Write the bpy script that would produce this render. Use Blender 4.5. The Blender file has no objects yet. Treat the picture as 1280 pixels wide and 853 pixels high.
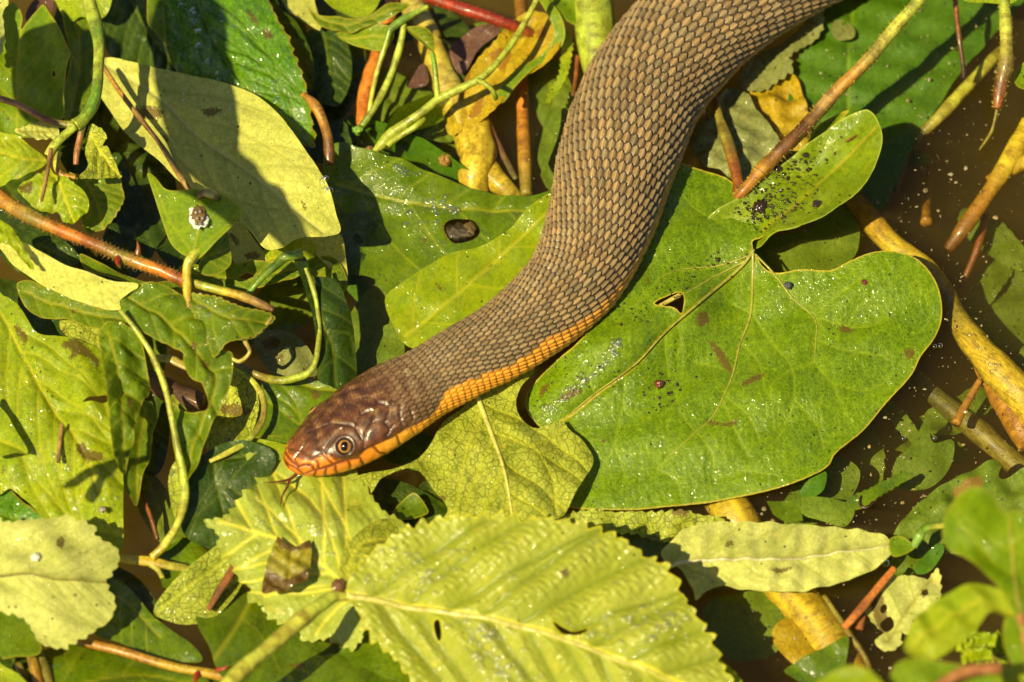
import bpy, math, random
import numpy as np
from mathutils import Vector
random.seed(7); rng = np.random.default_rng(11)
S = bpy.context.scene
COL = S.collection
S.unit_settings.system = 'METRIC'; S.unit_settings.scale_length = 0.01      # one unit = one centimetre
# ------------------------------------------------------------------ camera
PITCH = math.radians(60); DIST = 120.0; FRAME_W = 22.0
K = FRAME_W / 1280.0                                  # centimetres per photograph pixel at the pond surface
TGT = np.array([0, 0, 0.0])
CAM = TGT + DIST * np.array([0, -math.cos(PITCH), math.sin(PITCH)])
FWD = (TGT - CAM) / DIST
UPV = np.array([0, math.sin(PITCH), math.cos(PITCH)])
cam = bpy.data.cameras.new('camera'); camo = bpy.data.objects.new('camera', cam); COL.objects.link(camo)
camo.location = CAM; camo.rotation_euler = (math.pi / 2 - PITCH, 0, 0)
cam.sensor_width = 36; cam.lens = 36 * DIST / FRAME_W
cam.clip_start = 1; cam.clip_end = 5000
cam.dof.use_dof = True; cam.dof.focus_distance = DIST - 0.2; cam.dof.aperture_fstop = 0.125
S.camera = camo
# ------------------------------------------------------------------ daylight
SDIR = Vector((-.50, -.48, 1.0)).normalized(); SUN_EL = math.asin(SDIR.z)     # from the left and from behind the camera
W = bpy.data.worlds.new('World'); S.world = W; W.use_nodes = True
nt = W.node_tree; bg = nt.nodes['Background']; bg.inputs[1].default_value = 0.05
sky = nt.nodes.new('ShaderNodeTexSky'); sky.sky_type = 'NISHITA'; sky.sun_disc = False
sky.sun_elevation = SUN_EL; sky.sun_rotation = math.atan2(SDIR.x, SDIR.y)
nt.links.new(sky.outputs[0], bg.inputs[0])
sl = bpy.data.lights.new('sun', 'SUN'); sl.energy = 5.0; sl.angle = math.radians(0.5); sl.color = (1, 0.86, 0.47)
so = bpy.data.objects.new('sun', sl); COL.objects.link(so)
so.rotation_euler = SDIR.to_track_quat('Z', 'Y').to_euler(); so.location = SDIR * 200
S.view_settings.view_transform = 'Standard'; S.view_settings.look = 'None'
S.view_settings.exposure = 0.72; S.view_settings.gamma = 1
S.cycles.max_bounces = 8; S.cycles.transparent_max_bounces = 12; S.cycles.volume_bounces = 1
S.cycles.use_denoising = True

# ------------------------------------------------------------------ geometry helpers
def P(px, py, z=0.0):
    """the point at height z that is seen at photograph pixel (px, py)"""
    px = np.asarray(px, float); py = np.asarray(py, float)
    a = (px - 640) * K / DIST; b = (426.5 - py) * K / DIST
    d = FWD[None, :] + a.reshape(-1, 1) * np.array([1.0, 0, 0]) + b.reshape(-1, 1) * UPV
    t = (np.broadcast_to(np.asarray(z, float), px.shape).reshape(-1) - CAM[2]) / d[:, 2]
    return CAM + d * t[:, None]
def proj(V):
    q = V - CAM; dep = q @ FWD
    return np.stack([640 + q[:, 0] / dep * DIST / K, 426.5 - (q @ UPV) / dep * DIST / K], 1)
def tag(o, label=None, cat=None, group=None, kind=None):
    if label: o['label'] = label
    if cat: o['category'] = cat
    if group: o['group'] = group
    if kind: o['kind'] = kind
    return o
def empty(name, loc, label, cat, group=None):
    o = bpy.data.objects.new(name, None); COL.objects.link(o); o.location = Vector(loc); o.empty_display_size = 0.3
    return tag(o, label, cat, group)
def mesh(name, V, F, mat, parent=None, smooth=True, attrs=None, uv=None, org=None):
    """one mesh object from numpy arrays; F is (n,3) or (n,4)"""
    V = np.asarray(V, float); F = np.asarray(F, np.int32)
    if org is None:
        org = np.array(parent.location) if parent is not None and parent.parent is None else V.mean(0)
        if parent is not None and parent.parent is not None: org = np.array(parent.parent.location) + np.array(parent.location)
    me = bpy.data.meshes.new(name); n, k = F.shape
    me.vertices.add(len(V)); me.vertices.foreach_set('co', (V - org).ravel().astype(np.float32))
    me.loops.add(n * k); me.loops.foreach_set('vertex_index', F.ravel())
    me.polygons.add(n); me.polygons.foreach_set('loop_start', np.arange(0, n * k, k, dtype=np.int32))
    me.polygons.foreach_set('loop_total', np.full(n, k, np.int32))
    me.polygons.foreach_set('use_smooth', np.full(n, smooth))
    if uv is not None:
        l = me.uv_layers.new(name='UVMap'); l.data.foreach_set('uv', uv[F.ravel()].ravel().astype(np.float32))
    for an, arr in (attrs or {}).items():
        a = me.attributes.new(an, 'FLOAT_COLOR', 'POINT'); a.data.foreach_set('color', arr.ravel().astype(np.float32))
    me.update(calc_edges=True)
    me.materials.append(mat)
    o = bpy.data.objects.new(name, me); COL.objects.link(o)
    if parent is not None: o.parent = parent
    else: o.location = Vector(org)
    return o
def catmull(pts, n=10, closed=False):
    """pts (m,d); returns a dense smooth polyline; closed polygons may flag corners with a third value 1"""
    pts = np.asarray(pts, float); m = len(pts); out = []
    t = np.linspace(0, 1, n, endpoint=False)[:, None]
    for i in range(m if closed else m - 1):
        if closed: p0, p1, p2, p3 = pts[(i - 1) % m], pts[i], pts[(i + 1) % m], pts[(i + 2) % m]
        else: p0, p1, p2, p3 = pts[max(i - 1, 0)], pts[i], pts[i + 1], pts[min(i + 2, m - 1)]
        out.append(0.5 * ((2 * p1) + (-p0 + p2) * t + (2 * p0 - 5 * p1 + 4 * p2 - p3) * t ** 2 + (-p0 + 3 * p1 - 3 * p2 + p3) * t ** 3))
    if not closed: out.append(pts[-1:])
    return np.concatenate(out)
def resample(pl, step, closed=False):
    if closed: pl = np.vstack([pl, pl[:1]])
    s = np.r_[0, np.cumsum(np.linalg.norm(np.diff(pl[:, :2], axis=0), axis=1))]
    n = max(int(s[-1] / step), 3); q = np.linspace(0, s[-1], n + 1)
    if closed: q = q[:-1]
    return np.stack([np.interp(q, s, pl[:, k]) for k in range(pl.shape[1])], 1), q
def inside(px, py, poly):
    r = np.zeros(px.shape, bool); x, y = poly[:, 0], poly[:, 1]; x2, y2 = np.roll(x, -1), np.roll(y, -1)
    for a, b, c, d in zip(x, y, x2, y2):
        if b == d: continue
        m = (b > py) != (d > py)
        if m.any():
            m2 = m & (px < (c - a) * (py - b) / (d - b) + a); r ^= m2
    return r
def seg_dist(px, py, pl, closed=False, nearest=False):
    """distance from points to a polyline (and nearest point)"""
    A = pl[:, :2]; B = np.roll(A, -1, 0) if closed else A[1:]; A = A if closed else A[:-1]
    best = np.full(len(px), 1e9); bx = px.copy(); by = py.copy()
    for (ax, ay), (cx, cy) in zip(A, B):
        dx, dy = cx - ax, cy - ay; L = dx * dx + dy * dy + 1e-9
        t = np.clip(((px - ax) * dx + (py - ay) * dy) / L, 0, 1)
        qx = ax + t * dx; qy = ay + t * dy; d = np.hypot(px - qx, py - qy)
        m = d < best; best[m] = d[m]
        if nearest: bx[m] = qx[m]; by[m] = qy[m]
    return (best, bx, by) if nearest else best
def sines(x, y, scale, seed, n=7):
    r = np.random.default_rng(seed); o = np.zeros_like(x)
    for i in range(n):
        a = r.uniform(0, 2 * math.pi); f = r.uniform(0.6, 1.7) / scale
        o += np.sin((x * math.cos(a) + y * math.sin(a)) * f * 2 * math.pi + r.uniform(0, 6.3)) / n ** 0.5
    return o
def tps(ctrl):
    """smooth height field through control points (px, py, z)"""
    if np.isscalar(ctrl): return lambda x, y: np.full(np.shape(x), float(ctrl))
    c = np.asarray(ctrl, float); X = c[:, :2] / 100.0; n = len(c)
    if n < 4:
        if n < 3: return lambda x, y: np.full(np.shape(x), float(c[:, 2].mean()))
        A = np.c_[np.ones(n), X]; w = np.linalg.lstsq(A, c[:, 2], rcond=None)[0]
        return lambda x, y: w[0] + w[1] * x / 100 + w[2] * y / 100
    R = np.linalg.norm(X[:, None] - X[None], axis=2); Km = R ** 2 * np.log(R + 1e-9) + np.eye(n) * 0.02
    Pm = np.c_[np.ones(n), X]; A = np.block([[Km, Pm], [Pm.T, np.zeros((3, 3))]])
    w = np.linalg.solve(A, np.r_[c[:, 2], 0, 0, 0])
    def f(x, y):
        x = np.asarray(x, float) / 100; y = np.asarray(y, float) / 100
        o = w[n] + w[n + 1] * x + w[n + 2] * y
        for (cx, cy), q in zip(X, w[:n]):
            r = np.hypot(x - cx, y - cy); o = o + q * r * r * np.log(r + 1e-9)
        return o
    return f

# ------------------------------------------------------------------ materials
class N:
    def __init__(s, name):
        s.m = bpy.data.materials.new(name); s.m.use_nodes = True; s.t = s.m.node_tree; s.t.nodes.clear()
        s.out = s.n('OutputMaterial')
    def n(s, typ, **kw):
        nd = s.t.nodes.new('ShaderNode' + typ)
        for k, v in kw.items(): setattr(nd, k, v)
        return nd
    def set(s, nd, i, v):
        if hasattr(v, 'is_linked') or v.__class__.__name__.startswith('NodeSocket'): s.t.links.new(v, nd.inputs[i])
        elif v is not None: nd.inputs[i].default_value = v
    def math(s, op, a, b=None, clamp=False):
        nd = s.n('Math', operation=op, use_clamp=clamp); s.set(nd, 0, a)
        if b is not None: s.set(nd, 1, b)
        return nd.outputs[0]
    def mix(s, f, a, b, mode='MIX'):
        nd = s.n('Mix', data_type='RGBA', blend_type=mode); s.set(nd, 0, f)
        s.set(nd, 6, a if not isinstance(a, tuple) else (*a, 1)[:4]); s.set(nd, 7, b if not isinstance(b, tuple) else (*b, 1)[:4]); return nd.outputs[2]
    def ramp(s, f, lo, hi, a=0.0, b=1.0):
        nd = s.n('MapRange', interpolation_type='SMOOTHSTEP'); s.set(nd, 0, f); s.set(nd, 1, lo); s.set(nd, 2, hi); s.set(nd, 3, a); s.set(nd, 4, b); return nd.outputs[0]
    def noise(s, v, scale, detail=3, rough=.5, dist=0.0):
        nd = s.n('TexNoise'); s.set(nd, 'Vector', v); nd.inputs['Scale'].default_value = scale; nd.inputs['Detail'].default_value = detail
        nd.inputs['Roughness'].default_value = rough; nd.inputs['Distortion'].default_value = dist; return nd.outputs[0]
    def voro(s, v, scale, feat='DISTANCE_TO_EDGE', rnd=1.0):
        nd = s.n('TexVoronoi', feature=feat); s.set(nd, 'Vector', v); nd.inputs['Scale'].default_value = scale; nd.inputs['Randomness'].default_value = rnd; return nd.outputs[0] if feat != 'COL' else nd.outputs[1]
    def bump(s, h, st, dist=0.03, nrm=None):
        nd = s.n('Bump'); s.set(nd, 'Height', h); nd.inputs['Strength'].default_value = st; nd.inputs['Distance'].default_value = dist
        if nrm is not None: s.set(nd, 'Normal', nrm)
        return nd.outputs[0]
    def pbsdf(s, col, rough, spec=.5, nrm=None, coat=0.0, coatr=.1, **kw):
        nd = s.n('BsdfPrincipled'); s.set(nd, 'Base Color', (*col, 1) if isinstance(col, tuple) else col); s.set(nd, 'Roughness', rough)
        nd.inputs['Specular IOR Level'].default_value = spec; s.set(nd, 'Coat Weight', coat); nd.inputs['Coat Roughness'].default_value = coatr
        if nrm is not None: s.set(nd, 'Normal', nrm)
        return nd
    def done(s, sh): s.t.links.new(sh, s.out.inputs[0]); return s.m

def leaf_mat(name, c1, c2, vein, ret=None, retw=.06, rets=9.0, rough=.38, coat=.3, trans=.28, tcol=None, side=None, rim=None, bump=.5, spots=.3, spotc=(.03, .025, .01), stain=(.075, .042, .008), vstr=.85, film=0.0, microb=.35, mottle=1.0):
    """leaf tissue: two greens mixed by noise, veins from the baked vein distances, a net of small veins, specks, blemishes"""
    g = N(name); uv = g.n('UVMap').outputs[0]; oi = g.n('ObjectInfo'); add = g.n('VectorMath', operation='ADD'); g.set(add, 0, uv)
    cmb = g.n('CombineXYZ'); g.set(cmb, 2, g.math('MULTIPLY', oi.outputs['Random'], 37.0)); g.set(add, 1, cmb.outputs[0]); v = add.outputs[0]
    at = g.n('Attribute', attribute_name='lf'); sp = g.n('SeparateColor'); g.set(sp, 0, at.outputs['Color'])
    mv, sv, ed = sp.outputs[0], sp.outputs[1], sp.outputs[2]; stn = at.outputs['Alpha']
    big = g.noise(v, 1.3, 4, .6); col = g.mix(g.ramp(big, .3, .7), c1, c2)
    fine = g.noise(v, 26, 4, .65); col = g.mix(g.ramp(fine, .35, .75, 0, .35), col, tuple(x * .55 for x in c1))
    sc = g.math('ADD', .93, g.math('MULTIPLY', oi.outputs['Random'], .14)); col = g.mix(1.0, col, g.mix(0.0, (1, 1, 1), (1, 1, 1)), 'MULTIPLY')
    warp = g.n('VectorMath', operation='ADD'); g.set(warp, 0, v)
    nz = g.n('TexNoise'); g.set(nz, 'Vector', v); nz.inputs['Scale'].default_value = 14; nz.inputs['Detail'].default_value = 2
    wsc = g.n('VectorMath', operation='SCALE'); g.set(wsc, 0, nz.outputs['Color']); wsc.inputs['Scale'].default_value = .035; g.set(warp, 1, wsc.outputs[0]); wv = warp.outputs[0]
    vo = g.voro(wv, rets); vo2 = g.voro(wv, rets * 2.7)
    net = g.math('MAXIMUM', g.ramp(vo, 0.0, retw, 1, 0), g.math('MULTIPLY', g.ramp(vo2, 0, retw * 1.7, 1, 0), .55))
    if ret is not None: col = g.mix(g.math('MULTIPLY', net, .85), col, ret)
    # scattered specks and blemish blotches
    sn = g.noise(v, 17, 5, .7, .5); col = g.mix(g.ramp(sn, .74 - spots * .16, .80 - spots * .16, 0, .75), col, tuple(x * .35 + s_ * .65 for x, s_ in zip(c1, spotc)))
    m1 = g.noise(v, 7, 7, .72); col = g.mix(g.ramp(m1, .38, .56, .42 * mottle, 0), col, tuple(x * .50 for x in c1)); m2 = g.noise(v, 11, 6, .75); col = g.mix(g.ramp(m2, .50, .72, 0, .45 * mottle), col, tuple(min(1, x * 1.35) for x in c2))
    vd = g.n('TexVoronoi', feature='F1'); g.set(vd, 'Vector', v); vd.inputs['Scale'].default_value = 7.5; sv_ = g.n('SeparateColor'); g.set(sv_, 0, vd.outputs['Color'])
    dsz = g.math('MULTIPLY', g.ramp(sv_.outputs[0], .86 - spots * .22, 1.0, 0, 1), .22); dot = g.ramp(g.math('SUBTRACT', vd.outputs['Distance'], dsz), -.03, .015, 1, 0)
    dot = g.math('MULTIPLY', dot, g.ramp(dsz, .0, .02, 0, .85)); col = g.mix(dot, col, spotc)
    ln = g.noise(v, 4.3, 3, .6, 1.5); ll = g.ramp(g.math('ABSOLUTE', g.math('SUBTRACT', ln, .5)), .0, .007, 1, 0); gate = g.ramp(g.noise(v, 1.9, 3), .60 - spots * .1, .68 - spots * .1, 0, .7); col = g.mix(g.math('MULTIPLY', ll, gate), col, spotc)
    ye = g.noise(v, 3.1, 3, .6); col = g.mix(g.ramp(ye, .60, .75, 0, .5), col, tuple(min(1, x * k) for x, k in zip(c2, (1.35, 1.05, .8))))
    if side is not None: col = g.mix(g.math('MULTIPLY', sv, vstr * .8), col, side)
    col = g.mix(g.math('MULTIPLY', mv, vstr), col, vein)
    if rim is not None: col = g.mix(g.ramp(ed, .0, .25, .75, 0), col, rim)
    s2 = g.ramp(g.math('ADD', stn, g.math('MULTIPLY', g.math('SUBTRACT', g.noise(v, 20, 5, .75), .5), 2.0)), .60, .72, 0, .85)
    brown = g.mix(g.noise(v, 30, 3), stain, tuple(x * 2.0 for x in stain)); col = g.mix(s2, col, brown)
    h = g.math('ADD', g.math('MULTIPLY', net, -.6 if bump > 0 else .6), g.math('MULTIPLY', fine, microb * 2))
    h = g.math('ADD', h, g.math('MULTIPLY', g.noise(v, 70, 2), microb)); h = g.math('ADD', h, g.math('MULTIPLY', sv, -.8 if bump > 0 else 1.0))
    nr = g.bump(h, min(abs(bump), 1), .025)
    ro = g.ramp(g.noise(v, 6, 4, .7), .3, .7, rough * .75, rough * 1.3)
    ct = g.ramp(g.noise(v, 1.6, 4, .7), .44, .56, coat * .10, coat)
    wet = g.bump(g.math('ADD', g.noise(v, 6.5, 2, .5), g.math('MULTIPLY', g.noise(v, 15, 1), .25)), 1.0, .085)
    b = g.pbsdf(col, ro, .20, nr, ct, .07)
    g.set(b, 'Coat Normal', wet)
    tr = g.n('BsdfTranslucent'); g.set(tr, 0, g.mix(1.0, col, (*(tcol or (1.25, 1.15, .35)), 1), 'MULTIPLY')); g.set(tr, 'Normal', nr)
    mx = g.n('MixShader'); mx.inputs[0].default_value = trans; g.set(mx, 1, b.outputs[0]); g.set(mx, 2, tr.outputs[0])
    return g.done(mx.outputs[0])

M = {}
M['heart'] = leaf_mat('glossy_heart_leaf', (0.075, 0.150, 0.0010), (0.135, 0.223, 0.0012), (0.503, 0.336, 0.0210), ret=(0.24, 0.34, 0.010), retw=.07, rets=11, rough=.28, coat=.6, trans=.15, side=(.24, .32, .01), vstr=.7, rim=(0.503, 0.368, 0.0350), bump=.35, spots=.75)
M['rolled'] = leaf_mat('glossy_rolled_lobe', (0.117, 0.203, 0.0028), (0.195, 0.273, 0.0049), (0.458, 0.357, 0.0210), ret=(0.275, 0.306, 0.0105), rets=15, rough=.27, coat=1.0, trans=.15, rim=(.34, .40, .05), bump=.35, spots=.3)
M['pale'] = leaf_mat('pale_leaf_underside', (0.494, 0.513, 0.0900), (0.618, 0.607, 0.1350), (0.618, 0.605, 0.1980), ret=(0.337, 0.356, 0.0540), retw=.035, rets=5, rough=.5, coat=.15, trans=.25, side=(0.337, 0.356, 0.0540), bump=-.4, spots=.45)
M['paleserr'] = leaf_mat('pale_serrated_leaf', (0.481, 0.508, 0.1170), (0.590, 0.594, 0.1800), (0.263, 0.238, 0.0270), ret=(0.350, 0.378, 0.0630), retw=.04, rets=11, rough=.5, coat=.15, trans=.2, side=(0.306, 0.335, 0.0450), bump=-.5, spots=.35)
M['wetpale'] = leaf_mat('wet_yellow_green_leaf', (0.327, 0.388, 0.0350), (0.426, 0.478, 0.0800), (0.787, 0.696, 0.0700), ret=(.20, .25, .01), retw=.05, rets=12, rough=.33, coat=.9, trans=.25, side=(0.761, 0.673, 0.0630), bump=.4, spots=.2, microb=.3, mottle=.35)
M['big'] = leaf_mat('ribbed_yellow_green_leaf', (0.342, 0.381, 0.0350), (0.446, 0.472, 0.0700), (0.800, 0.725, 0.0560), ret=(.26, .30, .01), retw=.05, rets=16, rough=.32, coat=1.0, trans=.3, side=(.13, .18, .005), bump=.1, microb=.12, spots=.1, mottle=.3, rim=(0.568, 0.525, 0.0175))
M['netted'] = leaf_mat('yellow_leaf_with_dark_net', (0.412, 0.450, 0.0350), (0.490, 0.520, 0.0700), (0.615, 0.581, 0.0420), ret=(.10, .14, .005), retw=.11, rets=6.2, rough=.42, coat=.35, trans=.25, side=(0.477, 0.479, 0.0210), bump=.8, spots=.25)
M['nettedwet'] = leaf_mat('submerged_leaf_with_dark_net', (0.343, 0.400, 0.025), (0.437, 0.460, 0.050), (0.416, 0.440, 0.035), ret=(.05, .07, .005), retw=.11, rets=6.2, rough=.3, coat=.8, trans=.15, bump=.6, spots=.35)
M['lime'] = leaf_mat('lime_leaf', (0.267, 0.367, 0.0042), (0.398, 0.444, 0.0070), (0.515, 0.478, 0.0210), ret=(.12, .22, .005), retw=.045, rets=9, rough=.38, coat=.7, trans=.3, side=(0.435, 0.442, 0.0140), bump=.5, spots=.3)
M['green'] = leaf_mat('mid_green_leaf', (0.106, 0.187, 0.0035), (0.180, 0.256, 0.0042), (0.312, 0.304, 0.0175), ret=(0.073, 0.120, 0.0028), retw=.05, rets=11, rough=.36, coat=.5, trans=.3, side=(0.250, 0.272, 0.0105), bump=.5, spots=.3, rim=(0.312, 0.272, 0.0175))
M['bright'] = leaf_mat('bright_green_leaf', (0.146, 0.262, 0.0035), (0.240, 0.337, 0.0049), (0.354, 0.361, 0.0210), ret=(0.125, 0.197, 0.0035), rets=11, rough=.36, coat=.4, trans=.35, side=(0.291, 0.328, 0.0105), bump=.4, spots=.15, rim=(0.354, 0.344, 0.0210))
M['floating'] = leaf_mat('wet_floating_leaf', (0.068, 0.128, 0.0021), (0.116, 0.171, 0.0035), (0.263, 0.274, 0.0140), ret=(0.142, 0.190, 0.0035), retw=.04, rets=8, rough=.25, coat=1.0, trans=.15, side=(0.218, 0.258, 0.0105), bump=.25, spots=.5)
M['floatlime'] = leaf_mat('wet_lime_floating_leaf', (0.184, 0.273, 0.0028), (0.276, 0.324, 0.0042), (0.411, 0.391, 0.0175), ret=(0.218, 0.272, 0.0035), retw=.04, rets=8, rough=.25, coat=.9, trans=.2, side=(0.343, 0.357, 0.0105), bump=.25, spots=.6)
M['quilt'] = leaf_mat('glossy_quilted_leaf', (.070, .185, .0015), (.120, .260, .003), (0.149, 0.224, 0.0070), ret=(0.038, 0.104, 0.0021), rets=7, rough=.22, coat=1.0, trans=.15, side=(0.113, 0.200, 0.0070), bump=.5, spots=.15, rim=(0.234, 0.128, 0.0105))
M['dark'] = leaf_mat('dark_green_leaf', (0.020, 0.049, 0.0035), (0.035, 0.073, 0.0042), (0.117, 0.154, 0.0105), ret=(0.075, 0.112, 0.0070), retw=.04, rets=10, rough=.32, coat=.7, trans=.2, side=(0.100, 0.140, 0.0105), bump=.5, spots=.3)  # dark leaf green, deepened so shaded gaps come out near black
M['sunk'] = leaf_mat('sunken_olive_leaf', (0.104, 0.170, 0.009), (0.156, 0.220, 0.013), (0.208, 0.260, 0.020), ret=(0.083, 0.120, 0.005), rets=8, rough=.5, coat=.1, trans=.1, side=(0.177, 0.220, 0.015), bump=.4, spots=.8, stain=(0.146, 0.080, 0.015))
M['sunkgreen'] = leaf_mat('sunken_green_leaf', (0.050, 0.136, 0.0042), (0.083, 0.177, 0.0049), (0.156, 0.255, 0.0105), ret=(0.062, 0.145, 0.0035), rets=5, rough=.5, coat=.1, trans=.1, bump=.3, spots=.45)
M['yellow'] = leaf_mat('yellow_rotting_leaf', (0.437, 0.300, 0.007), (0.572, 0.420, 0.015), (0.624, 0.480, 0.030), ret=(0.291, 0.160, 0.005), rets=7, rough=.4, coat=.4, trans=.25, bump=.4, spots=.9, spotc=(0.125, 0.050, 0.005), stain=(0.166, 0.070, 0.005))
M['greyleaf'] = leaf_mat('faded_grey_green_leaf', (.20, .22, .06), (.26, .28, .10), (.36, .36, .14), ret=(.17, .18, .04), rets=6, rough=.35, coat=.6, trans=.15, bump=.5, spots=.5)
M['petal'] = leaf_mat('olive_brown_petal', (.20, .17, .008), (.34, .30, .018), (.30, .24, .02), ret=(.12, .09, .01), rets=8, rough=.3, coat=.9, trans=.1, bump=.4, spots=.9, spotc=(.05, .02, .005), stain=(.045, .018, .005))
M['brownleaf'] = leaf_mat('dead_brown_leaf', (0.100, 0.045, 0.0300), (0.160, 0.080, 0.0600), (.4, .22, .1), ret=(.1, .04, .015), rets=7, rough=.4, coat=.6, trans=.1, bump=.6, spots=.5)

def attr_mat(name, rough=.4, coat=.3, trans=.0, mott=.35, scale=9, bump=.4, stretch=None, spec=.5, coatr=.15, alpha_gloss=False, uvs=False):
    g = N(name); at = g.n('Attribute', attribute_name='col').outputs['Color']; tc = g.n('TexCoord').outputs['Object']
    n1 = g.noise(tc, scale, 5, .65); n2 = g.noise(tc, scale * 5, 3, .6)
    dk = g.mix(1.0, at, (.35, .28, .2, 1), 'MULTIPLY'); lt = g.mix(1.0, at, (1.4, 1.4, 1.3, 1), 'MULTIPLY'); st_ = g.noise(tc, scale * 2.3, 6, .75, .6)
    c = g.mix(g.ramp(n1, .46, .62, 0, mott * .8), at, dk); c = g.mix(g.ramp(n2, .52, .66, 0, mott * .8), c, lt)
    if uvs:
        mp = g.n('Mapping'); g.set(mp, 'Vector', g.n('UVMap').outputs[0]); mp.inputs['Scale'].default_value = (14, 1.6, 1); fib = g.noise(mp.outputs[0], 1.6, 5, .7)
        c = g.mix(g.ramp(fib, .42, .58, .65, 0), c, g.mix(1.0, c, (.50, .40, .25, 1), 'MULTIPLY')); c = g.mix(g.ramp(fib, .56, .68, 0, .5), c, lt)
        mp2 = g.n('Mapping'); g.set(mp2, 'Vector', g.n('UVMap').outputs[0]); mp2.inputs['Scale'].default_value = (5, 5, 1); sc2 = g.noise(mp2.outputs[0], 1.3, 6, .8); c = g.mix(g.ramp(sc2, .60, .66, 0, .8), c, (.09, .045, .015))
    c = g.mix(g.ramp(st_, .58, .70, 0, mott), c, g.mix(1.0, at, (.30, .17, .08, 1), 'MULTIPLY')) if mott > .5 else c
    h = g.math('ADD', n1, g.math('MULTIPLY', n2, .5)); nr = g.bump(h, bump, .03)
    if alpha_gloss: coat = g.math('MULTIPLY', g.n('Attribute', attribute_name='col').outputs['Alpha'], coat)
    b = g.pbsdf(c, rough, spec, nr, coat, coatr)
    if trans:
        tr = g.n('BsdfTranslucent'); g.set(tr, 0, c); mx = g.n('MixShader'); mx.inputs[0].default_value = trans
        g.set(mx, 1, b.outputs[0]); g.set(mx, 2, tr.outputs[0]); return g.done(mx.outputs[0])
    return g.done(b.outputs[0])
M['stem'] = attr_mat('plant_stem', .42, .25, .12, mott=.7, scale=5, bump=.7, uvs=True)
M['twig'] = attr_mat('dead_twig', .6, .15, 0, .6, 14, .9, uvs=True)
M['bit'] = attr_mat('debris_bits', .5, .3, 0, .5, 20, .6)
M['skin'] = attr_mat('snake_scales', .37, .5, 0, .22, 14, .3, spec=.45, coatr=.2, alpha_gloss=True)
M['pupil'] = attr_mat('pupil_black', .12, .3, 0, 0, 10, .0, spec=.25, coatr=.03)
M['gloss'] = attr_mat('glossy_dark', .15, 1.0, 0, .1, 10, .05, coatr=.03)
def drop_mat():
    g = N('water_drop'); fr = g.n('Fresnel'); fr.inputs[0].default_value = 1.33
    gl = g.n('BsdfGlossy'); gl.inputs['Roughness'].default_value = .2
    tr = g.n('BsdfTransparent'); mx = g.n('MixShader'); g.set(mx, 0, g.math('ADD', fr.outputs[0], .05)); g.set(mx, 1, tr.outputs[0]); g.set(mx, 2, gl.outputs[0]); return g.done(mx.outputs[0])
M['drop'] = drop_mat()
def water_mat():
    g = N('murky_pond_water'); tc = g.n('TexCoord').outputs['Object']
    nr = g.bump(g.math('ADD', g.noise(tc, .35, 2), g.math('MULTIPLY', g.noise(tc, 1.6, 2), .12)), .35, .5)
    fr = g.n('Fresnel'); fr.inputs[0].default_value = 1.33; g.set(fr, 'Normal', nr)
    gl = g.n('BsdfGlossy'); gl.inputs['Roughness'].default_value = .02; g.set(gl, 'Normal', nr)
    tr = g.n('BsdfTransparent'); mx = g.n('MixShader'); g.set(mx, 0, fr.outputs[0]); g.set(mx, 1, tr.outputs[0]); g.set(mx, 2, gl.outputs[0])
    vo = g.n('VolumePrincipled'); vo.inputs['Color'].default_value = (.175, .130, .030, 1); vo.inputs['Density'].default_value = .25
    vo.inputs['Absorption Color'].default_value = (.50, .44, .26, 1); vo.inputs['Anisotropy'].default_value = .2
    g.t.links.new(vo.outputs[0], g.out.inputs[1]); return g.done(mx.outputs[0])
M['water'] = water_mat()
def mud_mat():
    g = N('pond_mud'); tc = g.n('TexCoord').outputs['Object']; c = g.mix(g.noise(tc, .5, 6, .6), (.035, .022, .010), (.09, .055, .022))
    return g.done(g.pbsdf(c, .8, .3, g.bump(g.noise(tc, 2, 5), .6, .3)).outputs[0])
M['mud'] = mud_mat()

# ------------------------------------------------------------------ the setting
def sheet(name, half, z, mat, n=2):
    x = np.linspace(-half, half, n); X, Y = np.meshgrid(x, x); V = np.stack([X.ravel(), Y.ravel(), np.full(n * n, z)], 1)
    i = np.arange(n * n).reshape(n, n); F = np.stack([i[:-1, :-1], i[:-1, 1:], i[1:, 1:], i[1:, :-1]], -1).reshape(-1, 4)
    return mesh(name, V, F, mat)
tag(sheet('pond_bottom', 3000, -9.0, M['mud'], 3), kind='structure')
h = 700; V = [(x, y, z) for z in (-8.5, 0) for x, y in ((-h, -h), (h, -h), (h, h), (-h, h))]
tag(mesh('water', V, [(3, 2, 1, 0), (4, 5, 6, 7), (0, 1, 5, 4), (1, 2, 6, 5), (2, 3, 7, 6), (3, 0, 4, 7)], M['water'], smooth=False), kind='structure')
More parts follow.
